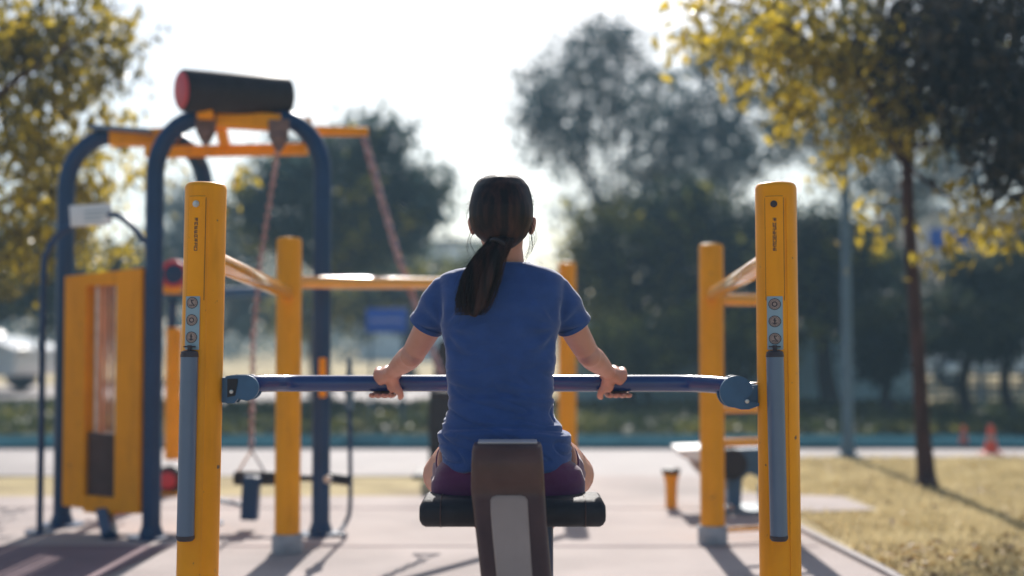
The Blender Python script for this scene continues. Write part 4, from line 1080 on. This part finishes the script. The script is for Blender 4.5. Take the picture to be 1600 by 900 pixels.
autotree('broad_tree', 'olive tree behind the chains left of the woman\'s arm', 640, 27, [(640, 450, 70, 45, 1), (730, 440, 60, 35, .8), (560, 470, 60, 45, .7), (480, 480, 60, 45, .7)], 7500, .18, farC, 22, .14, lit=700, clump=.24, shell=.2)
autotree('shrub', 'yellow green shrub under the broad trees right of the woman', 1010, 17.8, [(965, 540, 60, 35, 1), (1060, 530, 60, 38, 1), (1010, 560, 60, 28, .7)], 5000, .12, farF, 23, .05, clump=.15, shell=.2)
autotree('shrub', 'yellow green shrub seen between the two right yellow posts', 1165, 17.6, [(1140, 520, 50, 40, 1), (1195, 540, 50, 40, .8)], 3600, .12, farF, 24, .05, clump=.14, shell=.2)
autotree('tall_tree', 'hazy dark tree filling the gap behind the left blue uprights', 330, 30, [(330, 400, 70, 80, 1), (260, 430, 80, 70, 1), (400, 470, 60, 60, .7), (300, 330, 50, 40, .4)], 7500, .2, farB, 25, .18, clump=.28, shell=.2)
autotree('broad_tree', 'dark tree closing the view below the pale building', 1470, 30, [(1440, 470, 80, 45, 1), (1560, 460, 80, 50, 1), (1360, 440, 70, 70, .8), (1620, 400, 60, 70, .8)], 8000, .2, farD, 26, .16, lit=500, clump=.28, shell=.2)

# one far-off wood along the horizon
rsw = random.Random(77); blobs = []
for i in range(46):
    Y = rsw.uniform(48, 75); px = -150 + i * 42; blobs.append((((px - 800) * Y / F, Y, rsw.uniform(.5, 1.6)), (2.6, 2, rsw.uniform(1.4, 2.8)), 1))
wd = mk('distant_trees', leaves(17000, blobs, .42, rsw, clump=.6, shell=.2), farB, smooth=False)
tag(wd, 'hazy far-off belt of trees along the horizon', 'trees', kind='stuff')

# ---- the near tree on the right, its dark trunk crossing the lawn
TY = 8.35
tb_ = G(1449, 762); 
tp_ = [Vector((tb_.x, tb_.y, -.02)), P(1447, 740, TY), P(1441, 660, TY), P(1434, 540, TY), P(1424, 400, TY), P(1418, 270, TY), P(1428, 150, TY), P(1450, 20, TY), P(1462, -90, TY)]
tr_r = [.082, .060, .048, .044, .041, .038, .034, .028, .02]
limbs = []
def limb(pts, r0=.03, r1=.006): limbs.append(([P(x_, y_, Y_) for x_, y_, Y_ in pts], [r0, (r0 + r1) / 2, r1]))
limb([(1420, 250, TY), (1340, 120, 8.1), (1220, 40, 7.8), (1080, -20, 7.5)]); limb([(1425, 200, TY), (1500, 120, 8.2), (1600, 60, 8.0)])
limb([(1420, 270, TY), (1370, 200, 8.0), (1320, 215, 7.7)], .02, .004); limb([(1422, 230, TY), (1520, 220, 8.3), (1610, 300, 8.1)], .022, .004)
limb([(1440, 80, TY), (1300, -20, 8.6), (1150, -60, 8.8)]); limb([(1440, 60, TY), (1540, -20, 8.8), (1680, 20, 8.8)]); limb([(1420, 260, TY), (1470, 300, 8.0), (1560, 350, 7.7)], .016, .003)
limb([(1420, 270, TY), (1390, 310, 8.1), (1362, 340, 7.9)], .012, .003)
def B(x_, y_, Y_, hw, hh_, w_, d=.5): return (P(x_, y_, Y_), (hw / F * Y_, d, hh_ / F * Y_), w_)
nt_ = thing('leafy_tree', 'near tree on the lawn with slim brown leaning trunk and overhanging yellow leaves', 'tree', (tb_.x, tb_.y, 0))
m_ = MB(); q = smooth_path(tp_, 5); m_.tube(q, lerp_list(tr_r, len(q)), 16)
for lp, lr in limbs: 
    q = smooth_path(lp, 5); m_.tube(q, lerp_list(lr, len(q)), 8)
mk('trunk', m_, M['bark'], nt_)
rsA = random.Random(31)
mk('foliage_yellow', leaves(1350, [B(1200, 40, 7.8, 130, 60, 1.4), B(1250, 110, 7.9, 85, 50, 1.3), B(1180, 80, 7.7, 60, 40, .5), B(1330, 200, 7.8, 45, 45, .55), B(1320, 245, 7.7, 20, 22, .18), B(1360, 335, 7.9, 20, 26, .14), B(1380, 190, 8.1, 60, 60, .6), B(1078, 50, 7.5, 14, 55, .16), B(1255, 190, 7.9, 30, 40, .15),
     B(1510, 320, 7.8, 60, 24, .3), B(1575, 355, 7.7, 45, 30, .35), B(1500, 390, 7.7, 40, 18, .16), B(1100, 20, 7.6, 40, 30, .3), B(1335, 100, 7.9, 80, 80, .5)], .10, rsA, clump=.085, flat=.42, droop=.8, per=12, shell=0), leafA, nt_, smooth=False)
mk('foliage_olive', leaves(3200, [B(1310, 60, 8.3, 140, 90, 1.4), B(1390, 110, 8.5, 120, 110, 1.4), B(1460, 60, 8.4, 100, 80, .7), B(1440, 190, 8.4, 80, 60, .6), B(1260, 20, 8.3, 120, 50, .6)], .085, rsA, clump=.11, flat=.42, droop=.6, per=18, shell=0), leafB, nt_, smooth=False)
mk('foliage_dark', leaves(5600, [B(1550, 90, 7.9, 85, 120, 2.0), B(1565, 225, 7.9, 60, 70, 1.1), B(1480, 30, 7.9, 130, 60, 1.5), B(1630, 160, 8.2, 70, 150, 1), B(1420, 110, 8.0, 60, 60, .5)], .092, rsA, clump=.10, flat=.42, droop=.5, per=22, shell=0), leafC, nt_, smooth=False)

# ---- the near tree on the left
LY = 8.2; lx = (-190 - 800) * LY / F
lt_ = thing('leafy_tree', 'near tree with yellow green leaves hanging over the upper left behind the weight machine', 'tree', (lx, LY, 0))
limbs = []
limb([(-185, 420, LY), (-60, 200, 8.0), (120, 60, 7.9)], .045, .006); limb([(-185, 380, LY), (-40, 330, 8.3), (110, 290, 8.5)], .03, .005); limb([(-185, 300, LY), (-20, 60, 8.4), (200, 10, 8.8)], .03, .005)
limb([(-185, 440, LY), (-60, 400, 8.4), (60, 400, 8.2)], .02, .004); limb([(-60, 330, 8.3), (80, 250, 8.6), (200, 230, 8.9)], .014, .003)
m_ = MB(); q = smooth_path([(lx, LY, -.02), (lx + .02, LY, .5), P(-185, 420, LY), P(-170, 200, LY), P(-150, -80, LY)], 5); m_.tube(q, lerp_list([.15, .11, .09, .07, .04], len(q)), 14)
for lp, lr in limbs: 
    q = smooth_path(lp, 5); m_.tube(q, lerp_list(lr, len(q)), 8)
mk('trunk', m_, M['bark'], lt_)
rsB = random.Random(41)
mk('foliage_yellow', leaves(1800, [B(60, 200, 8.2, 120, 110, 1.5), B(40, 330, 8.3, 80, 70, .8), B(150, 140, 8.4, 60, 80, .55), B(120, 300, 8.7, 70, 60, .6), B(170, 380, 8.8, 50, 40, .3), B(50, 412, 8.0, 35, 14, .12), B(200, 260, 8.9, 45, 60, .3), B(20, 60, 8.1, 90, 70, .7), B(160, 30, 8.5, 60, 40, .35), B(388, 275, 9.0, 12, 10, .04, .08), B(262, 285, 8.9, 15, 10, .04, .08), B(345, 350, 9.1, 12, 20, .04, .08)], .10, rsB, clump=.09, flat=.42, droop=.7, per=14, shell=0), leafA, lt_, smooth=False)
mk('foliage_olive', leaves(2500, [B(20, 90, 8.5, 130, 120, 1.6), B(60, 250, 8.7, 110, 110, 1.2), B(110, 60, 8.6, 100, 80, .9), B(10, 400, 8.6, 90, 50, .8), B(210, 90, 8.8, 35, 60, .12)], .10, rsB, clump=.11, flat=.42, droop=.5, per=18, shell=0), leafB, lt_, smooth=False)

# ------------------------------------------------------------------ air, sky, sun
EL, AZ = 36, 1.0         # sun elevation; degrees right of straight ahead
hz = MB(); hz.box((0, 60, 9.5), (260, 260, 21)); 
m, nt, b = newmat('haze')
nt.nodes.remove(b); pv = nt.nodes.new('ShaderNodeVolumePrincipled')
pv.inputs['Color'].default_value = (.45, .72, .95, 1); pv.inputs['Density'].default_value = .0030; pv.inputs['Anisotropy'].default_value = .1
nt.links.new(pv.outputs[0], nt.nodes['Material Output'].inputs['Volume'])
ho = mk('haze', hz, m, smooth=False); ho['kind'] = 'stuff'; ho['label'] = 'pale bluish haze filling the air over the park'; ho['category'] = 'haze'

w = bpy.data.worlds.new('World'); scene.world = w; w.use_nodes = True
nt = w.node_tree; bg = nt.nodes['Background']
sky = nt.nodes.new('ShaderNodeTexSky'); sky.sky_type = 'NISHITA'; sky.sun_disc = False
sky.sun_elevation = R(EL); sky.sun_rotation = R(AZ); sky.air_density = 1.0; sky.dust_density = 1.6; sky.ozone_density = 1.2
nt.links.new(sky.outputs[0], bg.inputs['Color']); bg.inputs['Strength'].default_value = .078
sl = bpy.data.lights.new('sun', 'SUN'); so_ = bpy.data.objects.new('sun', sl); COL.objects.link(so_)
sl.energy = 5.0; sl.angle = R(.5); sl.color = (1, .95, .89)
az, el = R(AZ), R(EL); sd = Vector((math.sin(az) * math.cos(el), math.cos(az) * math.cos(el), math.sin(el)))
so_.rotation_euler = sd.to_track_quat('Z', 'Y').to_euler(); so_.location = (0, 10, 20)

scene.view_settings.view_transform = 'Standard'; scene.view_settings.look = 'None'
scene.view_settings.exposure = .68; scene.view_settings.gamma = 1
scene.render.engine = 'CYCLES'
cy = scene.cycles
cy.max_bounces = 7; cy.diffuse_bounces = 3; cy.glossy_bounces = 3; cy.transmission_bounces = 3; cy.volume_bounces = 1; cy.transparent_max_bounces = 6
cy.sample_clamp_indirect = 6; cy.sample_clamp_direct = 0
cy.use_denoising = True
try: cy.denoiser = 'OPENIMAGEDENOISE'
except Exception: pass
cy.volume_max_steps = 64
cy.caustics_reflective = False; cy.caustics_refractive = False
